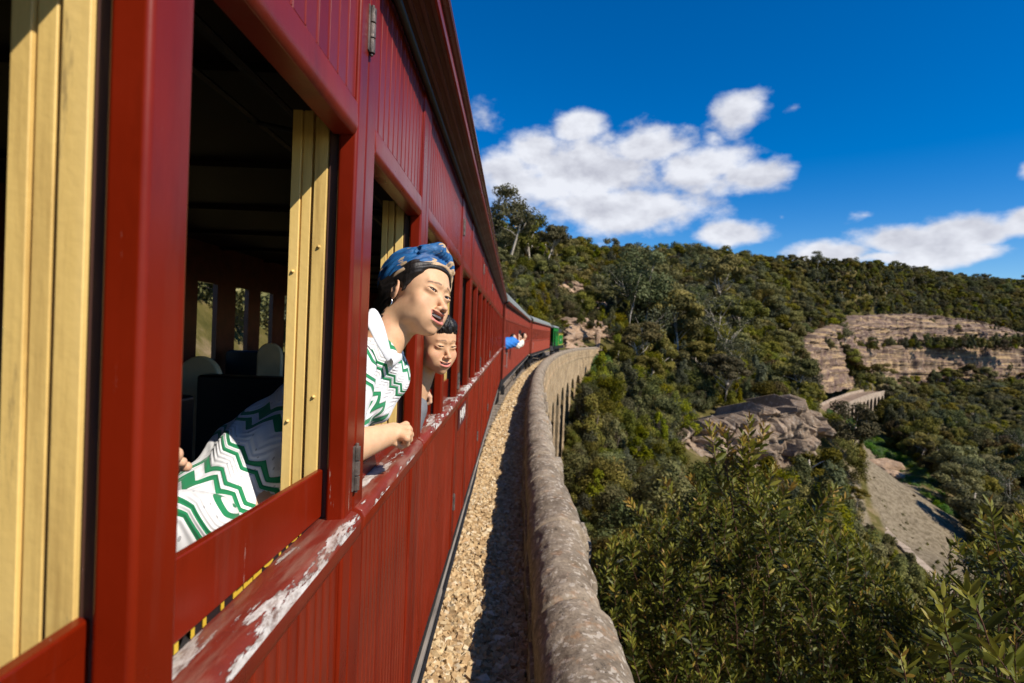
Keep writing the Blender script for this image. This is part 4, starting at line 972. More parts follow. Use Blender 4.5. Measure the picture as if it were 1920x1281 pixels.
def bush(seed, h=3.0, w=1.5, n=3600, lm='bushleaf', sz=.10, cone=False):
    rg = np.random.default_rng(seed); ce = []; ra = []
    for i in range(16):
        a = rg.random() * 6.28; zf = rg.random(); R = w * rg.random() ** .5 * ((1 - zf * .85) if cone else math.sqrt(max(.05, 1 - (zf * .95) ** 2)))
        ce.append((R * math.cos(a), R * math.sin(a), h * (.12 + .78 * zf))); s = w * (.26 + .22 * rg.random()) * (1 - .5 * zf if cone else 1); ra.append((s, s, s * (1.25 if cone else .95)))
    return proto('bush_crown', ce, ra, n, sz, h, .05, rg, M[lm], M['bark2'], up=.5)
GUMS = [gum(1, 15, 'tall'), gum(2, 14, 'umbrella'), gum(3, 13, 'dense', 4200), gum(4, 16, 'tall', 3800, 'greyleaf'), gum(5, 14, 'umbrella', 4600), gum(6, 12, 'dense', 4200, 'orangeleaf'), gum(7, 15, 'umbrella', 4200, 'greyleaf'), gum(8, 13, 'dense', 4000), gum(9, 15, 'tall', 900, 'greyleaf', .26)]
BUSH = [bush(11), bush(12, 3.6, 1.7), bush(13, 4.6, 1.5, 4200, 'bushleaf', .11, True), bush(14, 2.6, 1.5, 3200, 'greyleaf'), bush(15, 3.0, 1.8, 3600, 'orangeleaf'), bush(16, 5.0, 1.7, 4200, 'greyleaf', .11, True), bush(17, 2.8, 1.7, 3600)]
BRIGHT = [bush(21, 2.2, 1.6, 3400, 'bright')]
# scatter
def scatter(cell, ymin, ymax, pxa=850, pxb=2150):
    out = []
    rg = np.random.default_rng(int(cell * 10) + 5)
    xs = np.arange(-120, 620, cell)
    ys = []; y = ymin
    gx_, gy_ = np.meshgrid(xs, np.arange(ymin, ymax, cell)); x = gx_.ravel() + (rg.random(gx_.size) - .5) * cell * 1.1; y = gy_.ravel() + (rg.random(gx_.size) - .5) * cell * 1.1
    px = 964 + FPX * x / np.maximum(y, .1); k = (px > pxa) & (px < pxb) & (y > ymin * .9); x, y = x[k], y[k]; z = ground(x, y)
    return x, y, z, rg
def ray_hit(px, py, y0=30, y1=640):
    """where the line of sight through a picture point meets the ground"""
    Y = np.geomspace(y0, y1, 160); d = CF[None] + CR[None] * ((px - 960) / FPX)[:, None] - CU[None] * ((py - 640.5) / FPX)[:, None]; d = d / d[:, 1:2]
    P = d[:, None, :] * Y[None, :, None]; g = ground(P[..., 0].ravel(), P[..., 1].ravel()).reshape(P.shape[:2]); under = P[..., 2] < g; i = under.argmax(1); ok = under.any(1)
    q = P[np.arange(len(px)), i]; q[:, 2] = g[np.arange(len(px)), i]; return q[ok]
def keep_mask(x, y, z, hgt):
    px, py = proj(x, y, z)
    k = np.ones(len(x), bool)
    k &= ~((x < wallx(y) + 1.6 + hgt * .12 + np.interp(y, [22, 36, 100, 108], [0, .3, .3, 0])) & (x > wallx(y) - 6.5) & (y < 118))          # the railway
    k &= ~inpoly(x, y, CLEAR); k &= ~inpoly(x, y, GREEN)
    c_ = np.array([low(1600, 1000), ]);
    # in front of / on the cliffs and the outcrop
    pt, pyt = proj(x, y, z + hgt)
    def zone(poly, y0, y1, top=False): 
        return (inpoly(px, py, poly) | (inpoly(pt, pyt, poly) if top else False)) & (y > y0) & (y < y1)
    rock = [(1250, 905), (1240, 840), (1310, 805), (1440, 772), (1545, 745), (1580, 850), (1570, 900), (1480, 915), (1380, 930)]
    k &= ~zone(rock, 40, 93, True)
    k &= ~((px > 1290) & (px < 1575) & (y > 92) & (y < 106) & (py > 780) & (py < 920))
    k &= ~zone([(1505, 740), (1505, 650), (1925, 646), (1925, 722)], 235, 425, True) | (rng.random(len(x)) < .04)
    k &= ~zone([(1560, 650), (1600, 605), (1700, 592), (1860, 604), (1925, 622), (1925, 648)], 360, 462, True) | (rng.random(len(x)) < .05)
    k &= ~zone([(1520, 830), (1520, 740), (1660, 720), (1680, 760), (1640, 830), (1560, 850)], 110, 330, True)
    k &= ~zone([(1590, 900), (1660, 945), (1760, 1050), (1830, 1110), (1800, 1160), (1700, 1090), (1610, 990), (1580, 930)], 20, 101, True)
    k &= ~zone([(1000, 600), (1140, 590), (1160, 650), (1100, 668), (1010, 668)], 80, 128, True)
    k &= ~zone([(1015, 520), (1075, 520), (1080, 565), (1010, 565)], 90, 148, True)
    return k
def add_tree(nm, p, x, y, z, s, rz, label, cat, group, sxy=1.0):
    r = empty(nm, (x, y, z), rz); r.scale = (s * sxy, s * sxy, s); tag(r, label, cat, group)
    for me in p[:2]:
        o = bpy.data.objects.new(me.name.split('.')[0], me); COL.objects.link(o); o.parent = r
    return r
gum_list = []; bush_list = []
def slope_of(x, y):
    e = 4.0; return np.hypot(ground(x + e, y) - ground(x - e, y), ground(x, y + e) - ground(x, y - e)) / (2 * e)
x, y, z, rg = scatter(4.9, 105, 640); kk = rg.random(len(x)) < .42 + .9 * slope_of(x, y); x, y, z = x[kk], y[kk], z[kk]
h = 14; k = keep_mask(x, y, z, 9); px, py = proj(x, y, z)
# slope between viaduct and rock is scrub, gums higher up and far right
scrub = (y < 150) & (px < 1480) | ((px < 1500) & (y < 235) & (rg.random(len(x)) < .35))
for i in np.where(k)[0]:
    s = rg.uniform(.55, 1.05) * (1.0 if y[i] > 300 else .8)
    if px[i] > 1540 and 425 < y[i] < 480: s *= .75
    if scrub[i] and rg.random() < .72: continue
    j = int(rg.choice(8, p=[.17, .17, .18, .06, .17, .07, .05, .13]))
    if rg.random() < .035: j = 8
    gum_list.append((y[i] / s, x[i], y[i], z[i] - .3, s, rg.random() * 6.28, j))
x, y, z, rg = scatter(2.7, 6, 175, 900, 2000)
k = keep_mask(x, y, z, 2.6); px, py = proj(x, y, z)
for i in np.where(k)[0]:
    if px[i] > 1580 and rg.random() < .5: continue
    s = rg.uniform(.7, 1.45) * (.8 if y[i] < 30 else (1.0 if y[i] < 60 else 1.25)); j = int(rg.choice(7, p=[.2, .17, .14, .13, .08, .09, .19]))
    if y[i] < 26: s *= .62
    bush_list.append((y[i] / s, x[i], y[i], z[i] - .2, s, rg.random() * 6.28, j))
x, y, z, rg = scatter(3.5, 150, 560, 900, 2000); kk = rg.random(len(x)) < .35 + 1.3 * slope_of(x, y); x, y, z = x[kk], y[kk], z[kk]
k = keep_mask(x, y, z, 2.6); px, py = proj(x, y, z)
for i in np.where(k)[0]:
    bush_list.append((y[i], x[i], y[i], z[i] - .3, rg.uniform(1.0, 2.3), rg.random() * 6.28, int(rg.integers(0, 7))))
# low scrub on ledges of the cliffs
for (pa, pb, Y0, n, sc) in (((1660, 649), (1925, 648), 402, 120, 1.7), ((1640, 640), (1925, 636), 432, 40, 1.2), ((1500, 655), (1560, 650), 312, 22, 1.3), ((1560, 650), (1660, 650), 366, 30, 1.5), ((1560, 735), (1925, 725), 385, 60, 1.6), ((1540, 615), (1925, 612), 440, 22, 1.0), ((1500, 700), (1925, 690), 402, 10, .9)):
    for q in range(n):
        t = rng.random(); p = at(pa[0] + (pb[0] - pa[0]) * t, pa[1] + (pb[1] - pa[1]) * t + rng.normal() * 2, Y0 + rng.normal() * 3); bush_list.append((Y0, p[0], p[1], p[2] - 1.2, sc * rng.uniform(.6, 1.3), rng.random() * 6, int(rng.integers(0, 7))))
for q in range(60):
    p = at(rng.uniform(1010, 1170), rng.uniform(588, 612) if rng.random() < .6 else rng.uniform(612, 655), rng.uniform(108, 128)); bush_list.append((p[1] * 2, p[0], p[1], p[2] - 1.6, rng.uniform(.35, .8), rng.random() * 6, int(rng.integers(0, 7))))
for q in range(26):
    p = at(rng.uniform(1645, 1735), rng.uniform(1050, 1150), rng.uniform(52, 62)); bush_list.append((p[1], p[0], p[1], float(ground(p[0], p[1])[0]) - .2, rng.uniform(.8, 1.2), rng.random() * 6, int(rng.integers(0, 3))))
for q in range(30):
    p = at(rng.uniform(1580, 1640), rng.uniform(930, 1020), rng.uniform(78, 90)); bush_list.append((p[1], p[0], p[1], float(ground(p[0], p[1])[0]) - .2, rng.uniform(.25, .5), rng.random() * 6, int(rng.integers(0, 7))))
def fill(poly, n, s0, s1, kinds, y0=30, y1=640):
    a = np.array(poly, float); px = rng.uniform(a[:, 0].min(), a[:, 0].max(), n * 3); py = rng.uniform(a[:, 1].min(), a[:, 1].max(), n * 3); k = inpoly(px, py, poly); 
    for q in ray_hit(px[k][:n], py[k][:n], y0, y1): bush_list.append((q[1], q[0], q[1], q[2] - .3, rng.uniform(s0, s1), rng.random() * 6.28, int(rng.choice(kinds))))
fill([(1475, 590), (1545, 590), (1500, 645), (1488, 735), (1470, 735)], 90, 1.2, 2.2, [0, 1, 3, 4, 6], 150)
for q in ray_hit(rng.uniform(1455, 1492, 8), rng.uniform(655, 735, 8), 180, 420): gum_list.append((q[1], q[0], q[1], q[2] - .3, rng.uniform(.5, .8), rng.random() * 6, int(rng.choice([2, 5, 7]))))
fill([(1500, 738), (1660, 724), (1600, 746), (1510, 752)], 60, .6, 1.3, [0, 1, 3, 6], 200)
fill([(1215, 770), (1300, 760), (1262, 830), (1275, 900), (1225, 890)], 60, .8, 1.4, [0, 1, 2, 3, 4, 6], 60, 105)
fill([(1560, 880), (1590, 905), (1625, 985), (1570, 985), (1540, 930)], 26, .5, .9, [0, 3, 4, 6], 60, 120)
fill([(1590, 870), (1740, 940), (1840, 1080), (1800, 1120), (1640, 980)], 70, .10, .26, [6, 4, 0], 60, 150)
for q in ray_hit(rng.uniform(1560, 1930, 60), rng.uniform(722, 770, 60), 330, 420): gum_list.append((q[1], q[0], q[1], q[2] - .3, rng.uniform(.7, 1.25), rng.random() * 6, int(rng.choice([1, 2, 5, 7, 4]))))
for q in ray_hit(rng.uniform(1140, 1490, 26), rng.uniform(590, 745, 26), 60, 400): gum_list.append((q[1] / 1.5, q[0], q[1], q[2] - .3, rng.uniform(1.05, 1.5) * (.7 if q[1] < 130 else 1), rng.random() * 6, int(rng.choice([0, 3, 1, 4, 8, 7]))))
for q in range(260):
    Y_ = rng.uniform(30, 104); X_ = float(wallx(Y_)) + rng.uniform(1.3, 6.0); bush_list.append((Y_ * 1.5, X_, Y_, float(ground(X_, Y_)[0]) - .2, rng.uniform(.35, .75), rng.random() * 6, int(rng.choice([0, 1, 4, 6, 6]))))
# trees beyond the left side of the train, seen through the windows and above the roofs
for q in range(150):
    Y_ = rng.uniform(-12, 110); X_ = -rng.uniform(7.5, 40) - max(0, 0); z_ = float(ground(X_, Y_)[0])
    if X_ > wallx(Y_) - 7.5: continue
    bush_list.append((999, X_, Y_, z_ - .2, rng.uniform(.9, 1.9), rng.random() * 6, int(rng.integers(0, 7))))
for q in range(45):
    Y_ = rng.uniform(-8, 150); X_ = -rng.uniform(10, 45); z_ = float(ground(X_, Y_)[0]); bush_list.append((999, X_, Y_, z_ - .2, rng.uniform(1.8, 2.8), rng.random() * 6, int(rng.integers(0, 7))))
def where_words(px, y):
    if px < 1120: return 'on the slope above the train'
    if px < 1500: return 'on the middle of the hillside' if y < 260 else 'along the ridge behind the hillside'
    return 'in the gully at right' if y < 400 else 'on the far ridge at right'
glab = {0: 'tall eucalyptus with pale trunk', 1: 'umbrella crowned eucalyptus', 2: 'dense rounded eucalyptus', 3: 'tall grey green eucalyptus', 4: 'spreading flat topped eucalyptus', 5: 'rusty olive coloured eucalyptus', 6: 'grey green spreading eucalyptus', 7: 'leafy low branching eucalyptus', 8: 'almost leafless pale limbed gum'}
blab = {0: 'rounded green bush', 1: 'tall rounded green bush', 2: 'narrow cone shaped green bush', 3: 'grey green rounded bush', 4: 'rusty olive bush', 5: 'tall narrow grey green bush', 6: 'low dense green bush'}
_seen = {}
def size_word(s, lo, hi): return 'small' if s < lo else ('large' if s > hi else 'medium sized')
def shade_word(px): return 'nearest the viaduct' if px < 1200 else ('left of the grey rock face' if px < 1300 else ('above the grey rock face' if px < 1560 else ('above the clearing' if px < 1750 else 'toward the right edge')))
def emit(lst, protos, nm, cat, lab, base_group, nind):
    lst.sort(key=lambda t: t[0]); keyg = {}
    for t in lst[:nind]:
        px_, py_ = proj(t[1], t[2], t[3]); w = where_words(px_, t[2]); l = size_word(t[4], .75, .95) + ' ' + lab[t[6]] + ' ' + w + ', ' + shade_word(px_)
        l = ' '.join(l.split()[:16])
        add_tree(nm, protos[t[6]], t[1], t[2], t[3], t[4], t[5], l, cat, f'{base_group} {w}')
    return lst[nind:]
gum_rest = emit(gum_list, GUMS, 'gum_tree', 'tree', glab, 'gum trees', 288)
bush_rest = emit(bush_list, BUSH, 'bush', 'bush', blab, 'bushes', 292)
def gn_mass(name, label, cat, items, objs):
    """one object of kind stuff: geometry nodes instance the joined prototypes on the points"""
    col = bpy.data.collections.new(name + '_kinds')
    for i, o in enumerate(objs):
        c = o.copy(); c.name = f'{name}_{i:02d}'; col.objects.link(c)
    n = len(items); me = bpy.data.meshes.new(name); me.vertices.add(n)
    me.vertices.foreach_set('co', np.array([[t[1], t[2], t[3]] for t in items], dtype=np.float32).ravel())
    for an, ty, da in (('sc', 'FLOAT', [t[4] for t in items]), ('rt', 'FLOAT', [t[5] for t in items]), ('ki', 'INT', [t[6] for t in items])):
        a = me.attributes.new(an, ty, 'POINT'); a.data.foreach_set('value', da)
    o = bpy.data.objects.new(name, me); COL.objects.link(o); tag(o, label, cat, kind='stuff')
    ng = bpy.data.node_groups.new(name, 'GeometryNodeTree'); ng.interface.new_socket('Geometry', in_out='INPUT', socket_type='NodeSocketGeometry'); ng.interface.new_socket('Geometry', in_out='OUTPUT', socket_type='NodeSocketGeometry')
    N = ng.nodes; L = ng.links; gi = N.new('NodeGroupInput'); go = N.new('NodeGroupOutput'); ci = N.new('GeometryNodeCollectionInfo'); ci.inputs['Collection'].default_value = col
    ci.inputs['Separate Children'].default_value = True; ci.inputs['Reset Children'].default_value = True
    ip = N.new('GeometryNodeInstanceOnPoints'); ip.inputs['Pick Instance'].default_value = True
    def na(nm_, ty):
        q = N.new('GeometryNodeInputNamedAttribute'); q.data_type = ty; q.inputs['Name'].default_value = nm_; return q.outputs[0]
    cx = N.new('ShaderNodeCombineXYZ'); L.new(na('rt', 'FLOAT'), cx.inputs[2]); e2 = N.new('FunctionNodeEulerToRotation'); L.new(cx.outputs[0], e2.inputs[0])
    L.new(gi.outputs[0], ip.inputs['Points']); L.new(ci.outputs[0], ip.inputs['Instance']); L.new(na('ki', 'INT'), ip.inputs['Instance Index']); L.new(e2.outputs[0], ip.inputs['Rotation']); L.new(na('sc', 'FLOAT'), ip.inputs['Scale'])
    L.new(ip.outputs[0], go.inputs[0]); md = o.modifiers.new('scatter', 'NODES'); md.node_group = ng; return o
gn_mass('far_forest', 'continuous eucalyptus forest covering the far ridge and gully', 'forest', gum_rest, [g[2] for g in GUMS])
gn_mass('scrub', 'dense mixed green scrub covering the hillside below the viaduct', 'scrub', bush_rest, [g[2] for g in BUSH])
# bright green bracken bank beside the clearing, and at the end of the viaduct
gb = []
G0 = np.array(GREEN)
for q in range(2600):
    xx = rng.uniform(G0[:, 0].min(), G0[:, 0].max()); yy = rng.uniform(G0[:, 1].min(), G0[:, 1].max())
    if inpoly(np.array([xx]), np.array([yy]), GREEN)[0]: gb.append((0, xx, yy, float(ground(xx, yy)[0]) - .9, rng.uniform(.5, .85), rng.random() * 6, 0))
for q in range(26):
    p = at(rng.uniform(1118, 1160), rng.uniform(650, 690), 100 + rng.normal() * 3); gb.append((0, p[0], p[1], float(ground(p[0], p[1])[0]), rng.uniform(.8, 1.3), rng.random() * 6, 0))
gn_mass('bracken', 'bright green bracken on the bank above the clearing', 'bracken', gb, [b[2] for b in BRIGHT])
print('gums', len(gum_list), 'bush', len(bush_list), 'bracken', len(gb))
# single trees one can pick out
for (px, py, Y, s, j, lb, P_l, sx) in [
    (952, 500, 150, 1.35, 3, 'grey green gum tree immediately right of the carriage gutter on the skyline', GUMS, 1.0), (1030, 515, 172, 1.15, 1, 'umbrella crowned gum tree second from the carriage on the skyline', GUMS, 1.0), (1075, 520, 190, 1.05, 7, 'leafy gum tree third from the carriage on the skyline', GUMS, 1.0),
    (1800, 925, 118, .8, 1, 'umbrella crowned gum tree at the far edge of the clearing', GUMS, 1.0), (1832, 975, 108, .85, 7, 'leafy gum tree between the two dark trees of the clearing', GUMS, 1.0),
    (985, 520, 165, 1.25, 0, 'tallest gum tree on the skyline beside the carriage roof', GUMS, 1.0), (1120, 520, 230, 1.0, 1, 'umbrella gum tree breaking the skyline above the locomotive', GUMS, 1),
    (1352, 600, 215, 1.85, 4, 'big pale trunked gum tree standing above its neighbours in the middle of the hill', GUMS, .8),
    (1450, 768, 150, 1.25, 5, 'large rounded rust coloured gum tree above the grey rock face', GUMS, 1.05), (1500, 765, 140, .78, 3, 'grey green gum tree right of the rust coloured one', GUMS, 1.1),
    (1520, 935, 90, .78, 2, 'dark bushy tree at the foot of the grey rock face', GUMS, 1.1), (1490, 955, 84, .62, 7, 'smaller bushy tree left of the dark one under the rock face', GUMS, 1.1),
    (1606, 955, 92, .27, 4, 'small lone tree growing beside the stone parapet', GUMS, 1.3),
    (1605, 830, 205, .85, 2, 'dark round tree hiding part of the small lower viaduct', GUMS, .95), (1662, 862, 185, 1.35, 0, 'slender tall gum tree right of the small lower viaduct', GUMS, .7), (1700, 850, 190, 1.25, 3, 'grey green tall gum beside the slender one', GUMS, .8),
    (1755, 722, 385, 1.0, 2, 'pointed tree in front of the tan cliff', GUMS, .6), (1795, 735, 370, .8, 7, 'short tree right of the pointed tree by the tan cliff', GUMS, 1.0),
    (1825, 1010, 105, .92, 2, 'dark crowned tree casting its shadow across the clearing', GUMS, 1.1), (1880, 1060, 100, .95, 5, 'second dark tree at the right end of the clearing', GUMS, 1.1), (1900, 940, 135, .9, 7, 'round olive tree behind the dark tree of the clearing', GUMS, 1.1)]:
    p = at(px, py, Y)
    if px > 1780 and Y < 140: p = ray_hit(np.array([float(px)]), np.array([float(py)]), 50, 300)[0]
    add_tree('gum_tree', P_l[j], p[0], p[1], p[2], s, 1.3 * j + px, lb, 'tree', None, sx)
# ------------------------------------------------------------------ foreground shrubs with real leaves
def shrub_leaf_mat():
    m, nt, b = material('narrow_shrub_leaf'); L = nt.links
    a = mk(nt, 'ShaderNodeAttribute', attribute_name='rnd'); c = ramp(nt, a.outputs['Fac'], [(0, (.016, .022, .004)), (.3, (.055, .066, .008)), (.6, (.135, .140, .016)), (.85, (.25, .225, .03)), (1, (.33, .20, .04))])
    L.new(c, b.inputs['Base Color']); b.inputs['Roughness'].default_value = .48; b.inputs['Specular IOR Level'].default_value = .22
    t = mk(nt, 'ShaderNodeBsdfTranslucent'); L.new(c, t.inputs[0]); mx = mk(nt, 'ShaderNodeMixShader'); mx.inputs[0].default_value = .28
    out = [n for n in nt.nodes if n.type == 'OUTPUT_MATERIAL'][0]; L.new(b.outputs[0], mx.inputs[1]); L.new(t.outputs[0], mx.inputs[2]); L.new(mx.outputs[0], out.inputs[0]); return m
M['shrubleaf'] = shrub_leaf_mat()
M['twig'] = simple('reddish_brown_twig', (.085, .035, .020), .6, nscale=9, var=.4)
LEAF = np.array([[0, 0, 0], [.22, .085, .015], [.22, -.085, .015], [.25, 0, 0], [.55, .12, .02], [.55, -.12, .02], [.58, 0, -.012], [.85, .06, .0], [.85, -.06, .0], [.86, 0, -.03], [1.0, 0, -.05]], float)
LF = [(0, 3, 1), (0, 2, 3), (3, 6, 4, 1), (2, 5, 6, 3), (6, 9, 7, 4), (5, 8, 9, 6), (9, 10, 7), (8, 10, 9)]
LT = np.array([(0, 3, 1), (0, 2, 3), (3, 6, 4), (3, 4, 1), (2, 5, 6), (2, 6, 3), (6, 9, 7), (6, 7, 4), (5, 8, 9), (5, 9, 6), (9, 10, 7), (8, 10, 9)])
def leaf_frames(n_, d, rg):  # d unit dirs (n,3) -> rotation matrices with x along d and random roll, faces leaning to the light
    upv = np.array([.35, -.35, .6]) + rg.normal(size=(n_, 3)) * .8
    yv = np.cross(upv, d); yv /= np.linalg.norm(yv, axis=1, keepdims=True) + 1e-9; zv = np.cross(d, yv)
    return np.stack([d, yv, zv], 2)
def shrub(name, label, tips, base, leafL, seed, spec_n=0):
    """tips: list of (point, dir, length). Every tip is a leafy twig, joined to the base by thin stems"""
    rg = np.random.default_rng(seed); root = empty(name, base); tag(root, label, 'shrub')
    st = MB(); LP = []; LD = []; LS = []; LR = []
    for (p, d, ln, ls, *brt) in tips:
        brt = brt[0] if brt else 0  # brt: brighter leaf colour painted on sprigs that should look sunlit
        n = int(ln / (leafL * .13)) + 3; d = d / np.linalg.norm(d); bend = rg.normal(size=3) * .12; P = []
        for i in range(5):
            s = i / 4; P.append(p - d * ln * (1 - s) + bend * ln * s * (1 - s) * 2)
        st.tube([tuple(q) for q in P], [.0036 * ls, .003 * ls, .0026 * ls, .002 * ls, .001 * ls], 4, cap=False)
        q0 = P[0]; q1 = q0 * .75 + np.array(base) * .25 + rg.normal(size=3) * .08
        if rg.random() < .22: st.tube([tuple(q0), tuple((q0 + q1) / 2 + rg.normal(size=3) * .02), tuple(q1)], [.0042 * ls, .006 * ls, .009 * ls], 4, cap=False)
        a0 = rg.random() * 6.28; u = np.cross(d, [.3, .2, 1.]); u /= np.linalg.norm(u) + 1e-9; w = np.cross(d, u)
        for i in range(n):
            s = (i + .5) / n; kk = s * 4; ki = min(3, int(kk)); pp = P[ki] * (1 - (kk - ki)) + P[ki + 1] * (kk - ki); ang = a0 + i * 2.4; open_ = 1.15 - .65 * s
            dd = d * (1 - open_ * .55) + (u * math.cos(ang) + w * math.sin(ang)) * open_ + np.array([0, 0, .12]); dd /= np.linalg.norm(dd)
            LP.append(pp); LD.append(dd); LS.append(leafL * ls * (1.05 - .45 * s ** 3) * rg.uniform(.7, 1.15)); LR.append(np.clip(.14 + .55 * s + rg.normal() * .22 + brt + (.12 if rg.random() < .1 else 0), 0, 1))  # sunlit tops and shaded gaps painted in: leaf colour lightens towards the twig tip
    o = st.build('stems', M['twig'], None, smooth=True); o['kind'] = 'stuff'; o.parent = root; o.matrix_parent_inverse = Matrix.Translation(-Vector(base))
    LP = np.array(LP); LD = np.array(LD); LS = np.array(LS); LR = np.array(LR); n = len(LP)
    Rm = leaf_frames(n, LD, rg)
    dist = np.linalg.norm(LP, axis=1); order = np.argsort(dist / LS); ind = order[:spec_n]; rest = order[spec_n:]
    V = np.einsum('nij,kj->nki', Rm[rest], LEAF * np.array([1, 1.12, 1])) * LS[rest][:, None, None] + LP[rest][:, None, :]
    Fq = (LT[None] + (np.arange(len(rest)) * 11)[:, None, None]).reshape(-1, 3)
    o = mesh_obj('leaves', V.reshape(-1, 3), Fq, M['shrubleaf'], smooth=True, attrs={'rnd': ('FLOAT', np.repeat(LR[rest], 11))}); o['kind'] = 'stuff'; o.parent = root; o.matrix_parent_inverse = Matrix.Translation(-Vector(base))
    lm = [mesh_obj('leaf', LEAF * np.array([1, 1.12, 1]), [list(f) for f in LF], M['shrubleaf'], smooth=True, attrs={'rnd': ('FLOAT', np.full(11, v))}, link=False).data for v in (.15, .35, .5, .65, .8)]
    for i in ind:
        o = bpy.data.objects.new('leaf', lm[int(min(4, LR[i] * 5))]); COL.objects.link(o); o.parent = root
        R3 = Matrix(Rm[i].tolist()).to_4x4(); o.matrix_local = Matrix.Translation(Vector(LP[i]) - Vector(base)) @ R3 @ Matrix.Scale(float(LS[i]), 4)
    return n
def clear_of_wall(p): return p[2] < -1.95 + (p[0] - float(wallx(p[1])) - .52) * SUNV.z / SUNV.x - .05 and p[0] > float(wallx(p[1])) + .62
env = [(1120, 1040), (1150, 1010), (1200, 985), (1250, 950), (1300, 945), (1330, 910), (1362, 895), (1385, 880), (1440, 885), (1470, 950), (1520, 965), (1560, 950), (1600, 990), (1640, 1040), (1690, 1085), (1730, 1140), (1790, 1200), (1850, 1290)]
ex_, ey_ = zip(*env); tips = []; rg = np.random.default_rng(99)
for i in range(1450):
    Y = 4.7 + 4.6 * rg.random() ** 1.2; px = rg.uniform(1115, 1800); top = np.interp(px, ex_, ey_)
    py = top + (rg.random() ** 1.25) * (1330 - top) + (0 if rg.random() < .85 else -15)
    if py > 1330: continue
    p = at(px, py, Y - (py - top) / 420. * 1.0 * (1 if Y > 4 else .3)); 
    if not clear_of_wall(p): p = p * 1.45
    if not clear_of_wall(p): continue
    d = np.array([rg.normal() * .32 - .05, rg.normal() * .32, 1.0]); tips.append((p, d, rg.uniform(.25, .6), 1.0))
for px, py, Y, ln in [(1405, 783, 3.3, .34), (1330, 795, 3.3, .24), (1350, 800, 3.35, .22), (1392, 822, 3.25, .36), (1428, 830, 3.3, .30), (1452, 872, 3.3, .26), (1380, 850, 3.4, .3), (1412, 860, 3.3, .34), (1335, 870, 3.4, .2), (1570, 915, 3.6, .3), (1590, 935, 3.7, .28), (1245, 900, 3.7, .25), (1298, 895, 3.6, .2), (1490, 905, 3.5, .3), (1180, 940, 3.9, .3), (1432, 800, 3.35, .18)]:
    d = np.array([(px - 1395) * .004 + rg.normal() * .1, rg.normal() * .1, 1.0]); tips.append((at(px, py, Y * 1.5), d, ln * 1.5, 1.3, .30))  # last value paints these sprigs brighter, as if well lit
n1_ = shrub('leafy_shrub', 'big narrow leaved green shrub in front of the rock face, beyond the parapet', tips, (3.6, 6.4, -7.5), .094, 5, 150)
env2 = [(1690, 1210), (1720, 1130), (1760, 1060), (1790, 1020), (1840, 960), (1880, 985), (1930, 940), (2100, 930)]
ex_, ey_ = zip(*env2); tips = []
for i in range(420):
    Y = 3.0 + 3.0 * rg.random(); px = rg.uniform(1700, 2150); top = np.interp(px, ex_, ey_); py = top + rg.random() ** 1.2 * (1380 - top)
    d = np.array([rg.normal() * .35 - .2, rg.normal() * .35, 1.0]); tips.append((at(px, py, Y), d, rg.uniform(.16, .36), 1.0))
for px, py, Y, ln, ls in [(1855, 935, 3.0, .3, 1), (1770, 1120, 1.9, .22, 1.0), (1808, 1105, 1.75, .34, 1.05), (1742, 1160, 2.0, .22, 1.1), (1915, 955, 2.6, .3, 1), (1905, 1200, 1.7, .25, 1.1), (1870, 1230, 1.65, .25, 1.1), (1680, 1205, 2.3, .2, 1)]:
    d = np.array([-.28 + rg.normal() * .1, rg.normal() * .1, 1.0]); tips.append((at(px, py, Y), d, ln, ls, .1))
n2_ = shrub('leafy_shrub', 'darker shrub with long pointed leaves filling the bottom right corner', tips, (3.2, 3.6, -6.2), .088, 6, 140)
print('shrub leaves', n1_, n2_)
